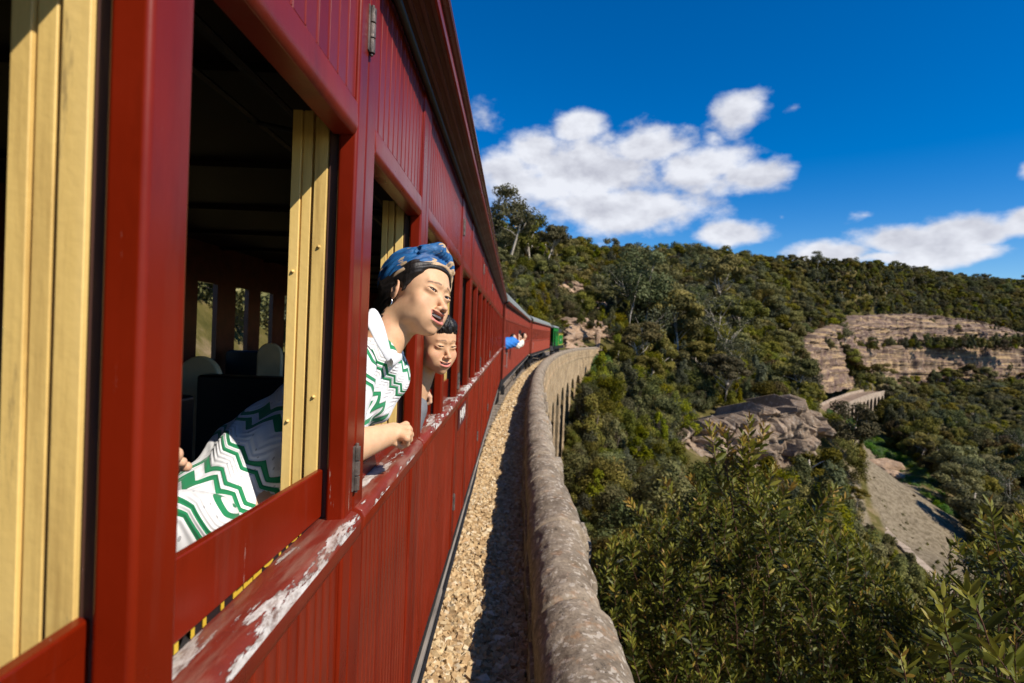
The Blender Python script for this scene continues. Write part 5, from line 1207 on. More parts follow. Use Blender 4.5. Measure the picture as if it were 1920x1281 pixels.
# ------------------------------------------------------------------ people, grown as one continuous surface each (signed distances -> surface nets)
def s_ell(P, c, r, R=None):
    q = P - np.array(c, np.float32)
    if R is not None: q = q @ np.array(R, np.float32)
    r = np.array(r, np.float32); k0 = np.sqrt(((q / r) ** 2).sum(-1)); k1 = np.sqrt(((q / (r * r)) ** 2).sum(-1)) + 1e-9
    return k0 * (k0 - 1) / k1
def s_cone(P, a, b, ra, rb):
    a = np.array(a, np.float32); b = np.array(b, np.float32); ab = b - a; t = np.clip(((P - a) @ ab) / (ab @ ab), 0, 1)
    return np.linalg.norm(P - a - t[..., None] * ab, axis=-1) - (ra + (rb - ra) * t)
def smin(a, b, k): h = np.clip(.5 + .5 * (b - a) / k, 0, 1); return b + (a - b) * h - k * h * (1 - h)
def smax(a, b, k): return -smin(-a, -b, k)
def surface_nets(f, lo, hi, h):
    lo = np.array(lo, float); hi = np.array(hi, float); n = np.ceil((hi - lo) / h).astype(int) + 1
    ax = [lo[i] + h * np.arange(n[i]) for i in range(3)]
    D = np.empty(n, np.float32)
    for i0 in range(0, n[0], 16):
        g = np.stack(np.meshgrid(ax[0][i0:i0 + 16], ax[1], ax[2], indexing='ij'), -1).astype(np.float32); D[i0:i0 + 16] = f(g)
    S = D < 0; c = [S[i:n[0] - 1 + i, j:n[1] - 1 + j, k:n[2] - 1 + k] for i in (0, 1) for j in (0, 1) for k in (0, 1)]
    sm = sum(x.astype(np.int8) for x in c); cell = (sm > 0) & (sm < 8); idx = -np.ones(cell.shape, np.int64); ci = np.argwhere(cell); idx[cell] = np.arange(len(ci))
    acc = np.zeros((len(ci), 3)); cnt = np.zeros(len(ci))
    cor = [(i, j, k) for i in (0, 1) for j in (0, 1) for k in (0, 1)]
    for a in range(8):
        for b in range(a + 1, 8):
            d = np.abs(np.array(cor[a]) - np.array(cor[b]))
            if d.sum() != 1: continue
            da = D[ci[:, 0] + cor[a][0], ci[:, 1] + cor[a][1], ci[:, 2] + cor[a][2]]; db = D[ci[:, 0] + cor[b][0], ci[:, 1] + cor[b][1], ci[:, 2] + cor[b][2]]
            m = (da < 0) != (db < 0); t = np.where(m, da / (da - db + 1e-12), 0)[:, None]
            acc += np.where(m[:, None], np.array(cor[a]) + t * (np.array(cor[b]) - np.array(cor[a])), 0); cnt += m
    V = lo + h * (ci + acc / cnt[:, None]); Fs = []
    for axs in range(3):
        sl0 = [slice(1, -1)] * 3; sl0[axs] = slice(0, -1); sl1 = [slice(1, -1)] * 3; sl1[axs] = slice(1, None)
        A = S[tuple(sl0)]; B = S[tuple(sl1)]; e = np.argwhere(A != B); up = A[tuple(e.T)]
        o = e.copy(); u, v = [(1, 2), (2, 0), (0, 1)][axs]
        base = e.copy(); 
        for q in range(3):
            if q != axs: base[:, q] += 1
        def g(du, dv): p = base.copy(); p[:, u] -= du; p[:, v] -= dv; return idx[tuple(p.T)]
        q = np.stack([g(1, 1), g(0, 1), g(0, 0), g(1, 0)], 1); q[~up] = q[~up][:, ::-1]; Fs.append(q)
    Fq = np.concatenate(Fs); return V, Fq[(Fq >= 0).all(1)]
def pose(a, b, c):
    a, b, c = map(math.radians, (a, b, c)); f = np.array([math.cos(a) * math.cos(b), math.sin(a) * math.cos(b), -math.sin(b)])
    x0 = np.cross(f, [0, 0, 1.]); x0 /= np.linalg.norm(x0); z0 = np.cross(x0, f)
    return np.stack([x0 * math.cos(c) + z0 * math.sin(c), f, -x0 * math.sin(c) + z0 * math.cos(c)], 1)
def head_sdf(P, child=False, mouth=.55):
    """P local: x to the person's right, y forward, z up, origin between the ears"""
    X = P.copy(); X[..., 0] = np.abs(X[..., 0])
    d = s_ell(P, (0, -.014, .032), (.073, .090, .084))
    d = smin(d, s_ell(P, (0, .024, .018), (.066, .060, .074)), .02)
    d = smin(d, s_ell(P, (0, .026, -.045), (.052, .050, .058) if not child else (.055, .050, .054)), .025)
    d = smin(d, s_ell(P, (0, .052, -.086), (.030, .026, .024)), .022)
    d = smin(d, s_ell(P, (0, .069, -.099), (.015, .012, .011)), .014)
    d = smin(d, s_ell(X, (.038, .054, -.036), (.027, .023, .027) if not child else (.030, .024, .028)), .018)       # cheek
    d = smin(d, s_ell(X, (.027, .052, -.062), (.025, .023, .027)), .020)                                             # lower cheek
    d = smin(d, s_ell(X, (.050, .018, -.062), (.014, .030, .026)), .02)                                              # jaw angle
    d = smax(d, -s_ell(X, (.031, .0945 if not child else .0975, .003), (.019, .0125, .012)), .018)                                             # socket
    d = smin(d, s_ell(X, (.031, .0725, .000), (.0180, .0120, .0100)), .010)                                          # lids
    d = smin(d, s_cone(X, (.010, .081, .021), (.040, .070, .024), .0035 if not child else .001, .002 if not child else .0005), .016)                                 # brow ridge
    nl = -.036 if child else -.040
    d = smin(d, s_cone(P, (0, .0715, .002), (0, .0965, nl + .006), .0055, .0075), .014)                                # nose
    d = smin(d, s_ell(P, (0, .101, nl), (.0095, .0095, .0085)), .006); d = smin(d, s_ell(X, (.0115, .091, nl - .003), (.0068, .0085, .0065)), .005)
    d = smax(d, -s_ell(X, (.0058, .096, nl - .0095), (.0034, .0048, .0034)), .002)
    d = smin(d, s_ell(P, (0, .076, -.068), (.026, .0135, .021)), .016)                                                # muzzle
    # lips and open mouth, corners pulled back in a smile
    zc = -.0665; op = .0085 * mouth
    Z = P.copy(); Z[..., 2] -= (X[..., 0] ** 2) * 8.5; Z[..., 1] += (X[..., 0] ** 2) * 9
    d = smin(d, s_ell(Z, (0, .0915, zc + op + .0030), (.027, .0054, .0032)), .004)
    d = smin(d, s_ell(Z, (0, .0905, zc - op - .0045), (.024, .0062, .0046)), .004)
    d = smax(d, -s_ell(Z, (0, .092, zc), (.0240, .026, max(.0012, op))), .0015)
    # eye slits
    E = X.copy(); E[..., 0] -= .031; E[..., 2] -= .0005 + E[..., 0] * .12; E[..., 1] += E[..., 0] ** 2 * 9
    d = smax(d, -s_ell(E, (0, .083, 0), (.0138, .0150, .0022 if child else .0030)), .0012)
    d = smin(d, s_cone(E, (-.010, .0835, .0055), (.013, .0800, .0060), .0008, .0008), .004)                          # lid crease
    # ears
    Er = X @ np.array([[math.cos(.35), math.sin(.35), 0], [-math.sin(.35), math.cos(.35), 0], [0, 0, 1]], np.float32)
    ce = np.array([.0755, -.010, -.006]) @ np.array([[math.cos(.35), math.sin(.35), 0], [-math.sin(.35), math.cos(.35), 0], [0, 0, 1]])
    ear = s_ell(Er, ce, (.0065, .0185, .0310)); ear = smax(ear, -s_ell(Er, ce + np.array([.0065, .0025, .004]), (.0058, .0115, .0185)), .004)
    ear = smin(ear, s_ell(Er, ce + np.array([.001, .011, -.004]), (.004, .004, .006)), .004)
    d = smin(d, ear, .005)
    return d
def head_colour(Lc, child=False, mouth=.55):
    """albedo of the skin by place: lips, brows, cheeks, nails are in the skin itself; shade painted into nostrils and mouth"""
    x, y, z = np.abs(Lc[:, 0]), Lc[:, 1], Lc[:, 2]; n = len(Lc); c = np.tile(np.array([.655, .385, .215] if not child else [.60, .345, .185]), (n, 1))
    def blend(w, col): nonlocal c; w = np.clip(w, 0, 1)[:, None]; c = c * (1 - w) + np.array(col) * w
    blend(np.exp(-(((x - .040) / .020) ** 2 + ((z + .032) / .016) ** 2)) * (y > .02) * .35, (.66, .26, .17)); blend(np.exp(-((x / .013) ** 2 + ((z + .040) / .012) ** 2)) * (y > .08) * .3, (.66, .28, .19))
    zc = -.0665 + x ** 2 * 8.5; op = .0085 * mouth; inner = np.abs(z - zc) < op + .0012
    up = (z - zc > 0) & (z - zc < op + .0060 - x * .14) & (x < .0275) & (y > .062); lo = (z - zc < 0) & (z - zc > -op - .0092 + x * .18) & (x < .0255) & (y > .062)
    blend(up * .85, (.46, .11, .10)); blend(lo * .85, (.62, .13, .14))
    blend((inner & (x < .024) & (y < .086) & (y > .05)) * 1.0, (.05, .008, .008))  # shade inside the open mouth, painted into the colour
    bz = (.0225 if not child else .0255) - (np.clip(x - .024, 0, 1) * .18) + np.clip(.024 - x, 0, 1) * -.10
    blend(((np.abs(z - bz) < .0030 - x * .03) & (x > .012) & (x < .047) & (y > .05)) * (.8 if not child else .65), (.05, .03, .022))
    ez = .0005 + (x - .031) * .12
    blend(((z - ez > .0006) & (z - ez < .0046) & (np.abs(x - .031) < .0165) & (y > .05)) * (.95 if not child else .7), (.03, .018, .014))
    blend(((np.abs(x - .0058) < .0035) & (z < -.0435) & (z > -.053) & (y > .086)) * .6, (.10, .03, .02))  # nostril shade painted into the colour
    blend((x > .066) * .25, (.62, .24, .16))
    return c
def skin_mat():
    m, nt, b = material('skin'); L = nt.links; a = mk(nt, 'ShaderNodeAttribute', attribute_name='tint'); n = noise_n(nt, 60, 5); n2 = noise_n(nt, 260, 3)
    c = mixc(nt, .22, a.outputs['Color'], ramp(nt, n.outputs['Fac'], [(.3, (.45, .22, .13)), (.7, (.75, .48, .32))])); L.new(c, b.inputs['Base Color'])
    b.inputs['Roughness'].default_value = .56; b.inputs['Specular IOR Level'].default_value = .35; b.inputs['Subsurface Weight'].default_value = .12; b.inputs['Subsurface Radius'].default_value = (.010, .004, .002); b.inputs['Subsurface Scale'].default_value = .6
    bump(nt, b, n2.outputs['Fac'], .12, .001); return m
M['skin'] = skin_mat()
def hair_mat(name, col):
    m, nt, b = material(name); n = noise_n(nt, 130, 4, .7, stretch=(1, .12, .5)); c = ramp(nt, n.outputs['Fac'], [(.35, tuple(x * .4 for x in col)), (.7, tuple(x * 2.2 for x in col))]); nt.links.new(c, b.inputs['Base Color'])
    b.inputs['Roughness'].default_value = .5; b.inputs['Specular IOR Level'].default_value = .35; bump(nt, b, n.outputs['Fac'], .5, .003); return m
M['hair'] = hair_mat('black_hair', (.012, .009, .008)); M['hair2'] = hair_mat('short_black_hair', (.008, .006, .005))
M['eye'] = simple('dark_eye', (.012, .006, .004), .12); M['eyewhite'] = simple('eye_white', (.62, .58, .54), .2); M['teeth'] = simple('teeth', (.70, .66, .58), .35)
def net_obj(name, f, lo, hi, h, mat, parent, attrs=None, world=None, smooth=True):
    V, Fq = surface_nets(f, lo, hi, h); at_ = attrs(V) if attrs else None
    if world is not None: V = V @ world[0].T * world[2] + world[1]
    o = mesh_obj(name, V, Fq, mat, None, smooth=True, attrs=at_); return o, V, Fq
def relax(V, Fq, it=2, lam=.5):
    E = np.concatenate([Fq[:, [0, 1]], Fq[:, [1, 2]], Fq[:, [2, 3]], Fq[:, [3, 0]]]); E = np.concatenate([E, E[:, ::-1]])
    for _ in range(it):
        A = np.zeros_like(V); np.add.at(A, E[:, 0], V[E[:, 1]]); c = np.bincount(E[:, 0], minlength=len(V))[:, None]; V = V + lam * (A / np.maximum(c, 1) - V)
    return V
def child_of(o, root):
    bpy.context.view_layer.update() if False else None
    o.parent = root; o.matrix_parent_inverse = Matrix.Translation(-Vector(root.location)); return o
def join_parts(name, parts, mat, root):
    """several surface nets as one mesh (body hidden under the clothes links them)"""
    Vs = []; Fs = []; Cs = []; b = 0
    for V, Fq, c in parts: Vs.append(V); Fs.append(Fq + b); Cs.append(c); b += len(V)
    C = np.concatenate(Cs); C = np.concatenate([C, np.ones((len(C), 1))], 1)
    return child_of(mesh_obj(name, np.concatenate(Vs), np.concatenate(Fs), mat, None, smooth=True, attrs={'tint': ('FLOAT_COLOR', C)}), root)
def fist(P, wrist, kn, curl, r=.0085, palm=.014):
    """kn: 4 knuckle points; curl: list of 4 lists of 3 joint points each; plus thumb points appended"""
    kn = [np.array(k) for k in kn]; w = np.array(wrist); d = None
    for k in kn:
        q = s_cone(P, w + (k - w) * .1, k, palm * 1.05, .0105); d = q if d is None else smin(d, q, .010)
    for k, js in zip(kn, curl):
        pts = [k] + [np.array(j) for j in js]
        for i in range(len(pts) - 1): q = s_cone(P, pts[i], pts[i + 1], r * (1.08 - .10 * i), r * (1.0 - .10 * i)); d = smin(d, q, .0022)
    return d
# ---- the woman
WP = np.array(at(735, 800, 1.35)); woman = empty('person', tuple(at(560, 900, 1.12)), 0)
tag(woman, 'woman with blue patterned headscarf and white and green knit top leaning out smiling', 'person', 'people leaning out of the train')
WR = pose(-30.5, -2.0, 15.5); WT = np.array([-.2655, 1.53, .0925]); WS = 1.0
def w_loc(p): return WR @ (np.array(p) * WS) + WT
neck0 = w_loc((0, -.022, -.04)); neck1 = np.array(at(702, 668, 1.47)); chest = np.array(at(700, 720, 1.42))
def woman_head(P):
    L = (P - WT.astype(np.float32)) @ WR.astype(np.float32); d = head_sdf(L, mouth=1.05)
    n = s_cone(P, neck0, neck1, .050, .052); n = smin(n, s_cone(P, neck1, neck1 * .5 + chest * .5 + np.array([-.03, .03, -.02]), .046, .030), .03)
    stern = s_cone(P, w_loc((.030, -.004, -.065)), neck1 + np.array([.035, .02, -.01]), .010, .012); n = smin(n, stern, .014)
    return smin(d, n, .022)
V1_, F1_ = surface_nets(woman_head, WT + [-.26, -.16, -.28], WT + [.16, .16, .13], .0021)
V1_ = relax(V1_, F1_, 1, .35); L1 = (V1_ - WT) @ WR; c1 = head_colour(L1, mouth=1.05)
el = np.array(at(636, 846, 1.30)); wr_ = np.array(at(737, 812, 1.43)); sh = np.array(at(642, 700, 1.34))
K = [at(761, 797, 1.470), at(765, 804, 1.448), at(765, 813, 1.425), at(762, 822, 1.405)]
CURL = [[at(768, 806, 1.492), at(762, 820, 1.492), at(752, 822, 1.482)], [at(770, 815, 1.468), at(762, 829, 1.468), at(751, 829, 1.458)], [at(768, 824, 1.444), at(759, 835, 1.444), at(748, 833, 1.436)], [at(762, 832, 1.420), at(752, 838, 1.420), at(743, 833, 1.414)]]
TH_ = [at(743, 806, 1.475), at(757, 822, 1.51), at(748, 834, 1.50)]
def woman_arm(P):
    d = smin(s_cone(P, sh, el, .050, .044), s_cone(P, el, wr_, .046, .026), .02)
    d = smin(d, s_ell(P, el * .55 + wr_ * .45, (.05, .035, .038)), .02) if False else d
    h = fist(P, wr_ + (wr_ - el) * .02, K, CURL); t = smin(s_cone(P, TH_[0], TH_[1], .0125, .010), s_cone(P, TH_[1], TH_[2], .010, .008), .003); h = smin(h, t, .004)
    return smin(d, h, .010)
lo = np.minimum(np.minimum(el, wr_), sh) - .08; hi = np.maximum(np.maximum(el, wr_), sh) + np.array([.09, .10, .08]); hi = np.maximum(hi, np.max(CURL, axis=(0, 1)) + .03); lo = np.minimum(lo, np.min(CURL, axis=(0, 1)) - .03)
V2_, F2_ = surface_nets(woman_arm, lo, hi, .0026); V2_ = relax(V2_, F2_, 1, .4)
c2 = np.tile(np.array([.64, .38, .215]), (len(V2_), 1)); kd = np.min([np.linalg.norm(V2_ - k, axis=1) for k in K], axis=0); c2 = c2 + np.exp(-(kd / .011) ** 2)[:, None] * np.array([.03, -.05, -.04])
# hips and legs inside, one more piece of the same body, and the far hand holding the seat
hip = np.array(at(380, 1070, 1.12)); 
def woman_legs(P): return smin(s_cone(P, hip + (chest - hip) * .3, hip, .05, .06), s_cone(P, hip + np.array([-.05, 0, -.1]), hip + np.array([-.16, -.0, -.5]), .07, .06), .05)
V3_, F3_ = surface_nets(woman_legs, np.minimum(chest, hip) - [.3, .3, .75], np.maximum(chest, hip) + .2, .016); c3 = np.tile(np.array([.6, .36, .22]), (len(V3_), 1))
fh = np.array(at(334, 852, .80))
def far_hand(P):
    d = s_cone(P, fh + np.array([-.05, -.01, -.03]), fh + np.array([-.004, 0, 0]), .018, .0105)
    for q in range(3): d = smin(d, s_cone(P, fh + np.array([-.03, .012 * q, -.012 - .004 * q]), fh + np.array([-.002, .013 * q, -.004 - .010 * q]), .009, .0075), .002)
    return d
V4_, F4_ = surface_nets(far_hand, fh - .09, fh + .06, .003); c4 = np.tile(np.array([.62, .36, .22]), (len(V4_), 1))
join_parts('body', [(V1_, F1_, c1), (V2_, F2_, c2), (V3_, F3_, c3), (V4_, F4_, c4)], M['skin'], woman)
# eyes, teeth, tongue
def sphere_obj(name, c, r, mat, root, scl=(1, 1, 1), R=None, sub=3):
    b = bmesh.new(); bmesh.ops.create_icosphere(b, subdivisions=sub, radius=1); V = np.array([v.co for v in b.verts]) * np.array(scl) * r; Fl = [tuple(v.index for v in f.verts) for f in b.faces]; b.free()
    if R is not None: V = V @ np.array(R).T
    return child_of(mesh_obj(name, V + np.array(c), Fl, mat, None, smooth=True), root)
for s in (1, -1):
    e = sphere_obj('eye', w_loc((s * .031, .0695, .0)), .0118, M['eyewhite'], woman, R=WR); sphere_obj('iris', w_loc((s * .031 + .002, .0755, .0002)), .0066, M['eye'], woman, R=WR).parent = e
    bpy.data.objects[-1] if False else None
tb = MB()
for q in range(-5, 6):
    a = q * .0041; yy = .0855 - a * a * 16; tb.add([tuple(w_loc((a + dx, yy + dy, -.0590 + a * a * 8 + dz))) for dz in (0, -.0052) for dy in (0, -.004) for dx in (-.00205, .00205)], [(0, 1, 3, 2), (4, 6, 7, 5), (0, 4, 5, 1), (1, 5, 7, 3), (3, 7, 6, 2), (2, 6, 4, 0)])
child_of(tb.build('teeth', M['teeth'], smooth=False), woman)['kind'] = 'stuff'
sphere_obj('tongue', w_loc((0, .062, -.078)), .012, simple('tongue', (.35, .06, .05), .3), woman, (1, 1.4, .45), WR)
sphere_obj('earring', w_loc((.0800, -.012, -.047)), .0085, simple('silver_hoop', (.55, .52, .5), .2, 1), woman, (.35, .8, 1.5), WR)
# hair: swept back under the scarf, low bun at the nape
def w_hair(P):
    L = P; X = L.copy(); X[..., 0] = np.abs(X[..., 0])
    d = s_ell(L, (0, -.016, .036), (.0785, .0940, .0890)); d = smin(d, s_ell(L, (0, .018, .040), (.0705, .0660, .0630)), .02)
    hl = L[..., 1] - np.interp(L[..., 2], [-.045, -.030, -.012, .010, .040, .056, .063, .070], [-.05, -.030, .006, .030, .050, .062, .078, .12]).astype(np.float32)
    d = smax(d, hl * .8, .005); d = smax(d, -s_ell(X, (.080, -.009, -.010), (.020, .0205, .034)), .006)
    side = s_cone(X, (.064, .028, .035), (.0715, .012, -.014), .010, .002); d = smin(d, side, .010)
    sw = s_cone(X, (.060, .030, .050), (.066, -.050, .0), .022, .022); d = smin(d, sw, .02)
    b = s_ell(L, (.0, -.088, -.040), (.052, .040, .042)); b = smin(b, s_ell(X, (.040, -.055, -.022), (.026, .035, .030)), .02); d = smin(d, b, .02)
    st = np.sin((L[..., 2] * .85 - L[..., 1] * .5) * 560 + 2.0 * np.sin(L[..., 1] * 45) + np.sin(L[..., 2] * 160)) * .0007
    return d + st
o, V, Fq = net_obj('hair', w_hair, (-.12, -.15, -.11), (.12, .11, .14), .0024, M['hair'], None, world=(WR, WT, WS)); child_of(o, woman)
# headscarf
SN = np.array([0, -.74, .67], np.float32)
def scarf(P):
    X = P.copy(); X[..., 0] = np.abs(X[..., 0])
    s = P @ SN; ang = np.arctan2(P[..., 0], P[..., 1] * .7 + P[..., 2] * .7)
    fold = np.sin(s * 330 + 1.6 * np.sin(ang * 3) + 1.1 * np.sin(ang * 7 + s * 60)) * .0016 + np.sin(s * 140 + ang * 2) * .0016
    d = s_ell(P, (0, -.016, .036), (.0885, .1035, .0985)) + fold
    lowe = np.interp(P[..., 2], [-.06, .015, .045, .085], [.030, .022, .006, -.013]).astype(np.float32)
    d = smax(d, lowe - s, .004)
    # twisted roll and knot on the crown front, with a tail down the far side
    for (a, b_, r0, r1) in (((.052, .030, .104), (.012, .056, .122), .015, .020), ((.012, .056, .122), (-.026, .058, .112), .020, .015), ((-.026, .058, .112), (-.050, .050, .086), .013, .012), ((-.050, .052, .088), (-.074, .040, .040), .014, .010), ((-.030, .066, .100), (-.046, .066, .080), .012, .009)):
        q = s_cone(P, a, b_, r0, r1) + np.sin(P[..., 0] * 520 + P[..., 1] * 260) * .0011; d = smin(d, q, .004)
    d = smax(d, -s_cone(P, (.062, .028, .106), (.046, .040, .108), .010, .006), .003)
    return d
def scarf_attr(V):
    s = V @ SN - np.interp(V[:, 2], [-.06, .015, .045, .085], [.030, .022, .006, -.013]) + .005; return {'sc': ('FLOAT_VECTOR', np.stack([np.arctan2(V[:, 0], V[:, 1] * .7 + V[:, 2] * .7) * 1.0 + (V[:, 2] > .112) * 1.7, s * 12 + np.clip((V[:, 2] - .104) * 60, 0, .5), V[:, 0] * 8], 1))}
def scarf_mat():
    m, nt, b = material('blue_beige_headscarf'); L = nt.links; a = mk(nt, 'ShaderNodeAttribute', attribute_name='sc')
    n = noise_n(nt, 1.5, 3, .5, vec=a.outputs['Vector'], stretch=(.9, 2.0, 1)); sp = mk(nt, 'ShaderNodeSeparateXYZ'); L.new(a.outputs['Vector'], sp.inputs[0])
    c = ramp(nt, n.outputs['Fac'], [(.36, (.46, .32, .18)), (.385, (.008, .075, .22)), (.50, (.012, .12, .32)), (.60, (.006, .055, .18)), (.68, (.008, .09, .26)), (.69, (.46, .32, .18))])
    lowf = ramp(nt, sp.outputs[1], [(.0, (1, 1, 1)), (.45, (1, 1, 1)), (.50, (0, 0, 0))]); mr = mk(nt, 'ShaderNodeMath', operation='LESS_THAN'); L.new(sp.outputs[1], mr.inputs[0]); mr.inputs[1].default_value = .24
    c = mixc(nt, mr.outputs[0], c, (.50, .34, .20)); L.new(c, b.inputs['Base Color']); b.inputs['Roughness'].default_value = .55
    w = noise_n(nt, 9, 5, .6, vec=a.outputs['Vector'], stretch=(.3, 3, 1)); bump(nt, b, w.outputs['Fac'], .5, .004); return m
o, V, Fq = net_obj('headscarf', scarf, (-.12, -.14, -.10), (.12, .12, .17), .0024, scarf_mat(), None, attrs=scarf_attr, world=(WR, WT, WS)); child_of(o, woman)
# knit top: white with green zigzag stripes
def knit_mat():
    m, nt, b = material('white_green_zigzag_knit'); L = nt.links; a = mk(nt, 'ShaderNodeAttribute', attribute_name='uvk'); sp = mk(nt, 'ShaderNodeSeparateXYZ'); L.new(a.outputs['Vector'], sp.inputs[0])
    def mt(op, x, y=None, z=None):
        n = mk(nt, 'ShaderNodeMath', operation=op)
        for i, v in enumerate((x, y, z)):
            if v is None: continue
            if isinstance(v, (int, float)): n.inputs[i].default_value = v
            else: L.new(v, n.inputs[i])
        return n.outputs[0]
    U, Vv = sp.outputs[0], sp.outputs[1]
    zig = mt('PINGPONG', mt('MULTIPLY', U, 34.0), 1.0); v = mt('ADD', Vv, mt('MULTIPLY', mt('SMOOTH_MIN', zig, .95, .05), .019))
    sc = mt('FRACT', mt('MULTIPLY', v, 1 / .088))
    st = mt('MAXIMUM', mt('LESS_THAN', mt('ABSOLUTE', mt('SUBTRACT', sc, .25)), .075), mt('LESS_THAN', mt('ABSOLUTE', mt('SUBTRACT', sc, .52)), .075))
    wn = noise_n(nt, 30, 4, vec=a.outputs['Vector']); wc = ramp(nt, wn.outputs['Fac'], [(.3, (.66, .65, .67)), (.7, (.80, .79, .80))])
    # eyelets
    vo = mk(nt, 'ShaderNodeTexVoronoi'); vo.inputs['Scale'].default_value = 1; mp = mk(nt, 'ShaderNodeCombineXYZ'); L.new(mt('MULTIPLY', U, 72), mp.inputs[0]); L.new(mt('MULTIPLY', v, 62), mp.inputs[1]); L.new(mp.outputs[0], vo.inputs['Vector']); vo.inputs['Randomness'].default_value = .35
    hole = mt('LESS_THAN', vo.outputs['Distance'], .13); c = mixc(nt, mt('MULTIPLY', hole, .55), wc, (.12, .11, .12)); c = mixc(nt, st, c, (.004, .20, .072))
    L.new(c, b.inputs['Base Color']); b.inputs['Roughness'].default_value = .85; b.inputs['Sheen Weight'].default_value = .2
    rid = mt('SINE', mt('MULTIPLY', v, 2 * math.pi / .0135)); rr = mt('MULTIPLY_ADD', rid, .5, mt('MULTIPLY', mt('SINE', mt('MULTIPLY', U, 400)), .12)); bump(nt, b, rr, .45, .0028); return m
M['knit'] = knit_mat()
TP = [at(320, 1120, 1.17), at(432, 1000, 1.26), at(512, 880, 1.34), at(585, 800, 1.40), at(640, 745, 1.46), at(684, 715, 1.51), at(698, 700, 1.52)]; TRd = [.180, .162, .142, .120, .098, .086, .080]
def torso_param(V):
    a = np.array(TP[0]); ab = np.array(TP[-1]) - a; ax_ = ab / np.linalg.norm(ab); v = (V - a) @ ax_; p = a + v[:, None] * ax_; r = V - p
    e1 = np.cross(ax_, [0, 0, 1.]); e1 /= np.linalg.norm(e1); e2 = np.cross(ax_, e1); ang = np.arctan2(r @ e2, r @ e1); return ang * .15, v + .02 * np.sin(V[:, 2] * 26 + V[:, 0] * 30)
def top_sdf(P):
    d = None
    for i in range(len(TP) - 1):
        q = s_cone(P, TP[i], TP[i + 1], TRd[i], TRd[i + 1]); d = q if d is None else smin(d, q, .03)
    d = smin(d, s_cone(P, TP[6], neck1 + np.array([-.012, 0, -.004]), .092, .074), .03)
    d = smin(d, s_cone(P, sh + np.array([.01, 0, .02]), sh * .5 + el * .5, .066, .060), .03)
    d = smin(d, s_cone(P, at(720, 700, 1.53), at(704, 765, 1.48), .045, .036), .03)            # front of the blouse hanging forward
    d = smin(d, s_ell(P, at(365, 985, 1.06), (.08, .06, .07)), .04)                              # hem rucked up at the hip
    # folds
    f = np.sin(P[..., 2] * 38 + P[..., 0] * 60 + 2 * np.sin(P[..., 1] * 22)) * .0045 + np.sin(P[..., 2] * 15 - P[..., 1] * 70) * .004
    return d + f * .8
lo = np.min(TP, axis=0) - [.30, .22, .34]; hi = np.max(TP, axis=0) + [.12, .16, .10]
Vt, Ft = surface_nets(lambda P: smax(top_sdf(P), -(s_cone(P, neck0, neck0 * .5 + neck1 * .5, .052, .044)), .006), lo, hi, .0052)
Vt = relax(Vt, Ft, 1, .4); u, vv = torso_param(Vt)
child_of(mesh_obj('knit_top', Vt, Ft, M['knit'], smooth=True, attrs={'uvk': ('FLOAT_VECTOR', np.stack([u, vv, u * 0], 1))}), woman)
# collar: two thick soft flaps
M['linen'] = simple('white_cloth', (.72, .72, .75), .8, nscale=40, var=.06)
def strip(name, pts, wid, mat, th=.004):
    """ribbon through pts with width vectors wid"""
    V = []; n = len(pts); m_ = 7
    for p, w in zip(pts, wid):
        p = np.array(p); w = np.array(w)
        for j in range(m_): s = j / (m_ - 1); V.append(p + w * s + np.array([1, -.5, .2]) * .010 * math.sin(s * math.pi))
    o = mesh_obj(name, np.array(V), grid_faces(n, m_), mat, smooth=True); sd_ = o.modifiers.new('thick', 'SOLIDIFY'); sd_.thickness = th; ss = o.modifiers.new('sub', 'SUBSURF'); ss.levels = ss.render_levels = 1; return o
cp_ = [at(690, 580, 1.36), at(703, 574, 1.37), at(714, 590, 1.375), at(722, 612, 1.38), at(728, 640, 1.385), at(731, 664, 1.39)]
cw_ = [np.array(at(a, b, Y)) - np.array(p) for (a, b, Y), p in zip([(672, 596, 1.33), (684, 600, 1.325), (694, 622, 1.325), (706, 645, 1.33), (716, 662, 1.34), (727, 682, 1.36)], cp_)]
child_of(strip('collar', cp_, cw_, M['linen']), woman)
cp_ = [at(729, 668, 1.40), at(735, 655, 1.46), at(742, 646, 1.53), at(748, 652, 1.58)]
cw_ = [np.array(at(a, b, Y)) - np.array(p) for (a, b, Y), p in zip([(734, 690, 1.40), (746, 682, 1.44), (754, 676, 1.50), (756, 668, 1.56)], cp_)]
child_of(strip('collar', cp_, cw_, M['knit']), woman)
# ---- the boy
boy = empty('person', tuple(at(800, 760, 2.15)), 0); tag(boy, 'boy with short black hair looking out of the window in front of the woman', 'person', 'people leaning out of the train')
BR = pose(-45.5, 8.0, 1.0); BT = np.array([-.291, 2.10, -.047]); BS = .93
def b_loc(p): return BR @ (np.array(p) * BS) + BT
bn0 = b_loc((0, -.03, -.05)); bn1 = np.array(at(775, 745, 2.12))
def boy_head(P):
    L = ((P - BT.astype(np.float32)) @ BR.astype(np.float32)) / BS; d = head_sdf(L, True, .42) * BS
    n = s_cone(P, bn0, bn1, .044, .050); return smin(d, n, .02)
Vb, Fb = surface_nets(boy_head, BT + [-.20, -.13, -.24], BT + [.12, .13, .12], .0023); Vb = relax(Vb, Fb, 1, .35); cb = head_colour(((Vb - BT) @ BR) / BS, True, .42)
bw = np.array(at(778, 752, 2.18)); bk = [np.array(at(795 + i * 1.5, 732 + i * 3.0, 2.24 - .016 * i)) for i in range(4)]
def boy_hand(P): return smin(fist(P, bw, bk, [[k + np.array([.014, .0, -.006]), k + np.array([.016, 0, -.026]), k + np.array([.006, 0, -.034])] for k in bk], .0085, .012), s_cone(P, bw, bn1 + np.array([-.05, 0, -.1]), .022, .035), .01)
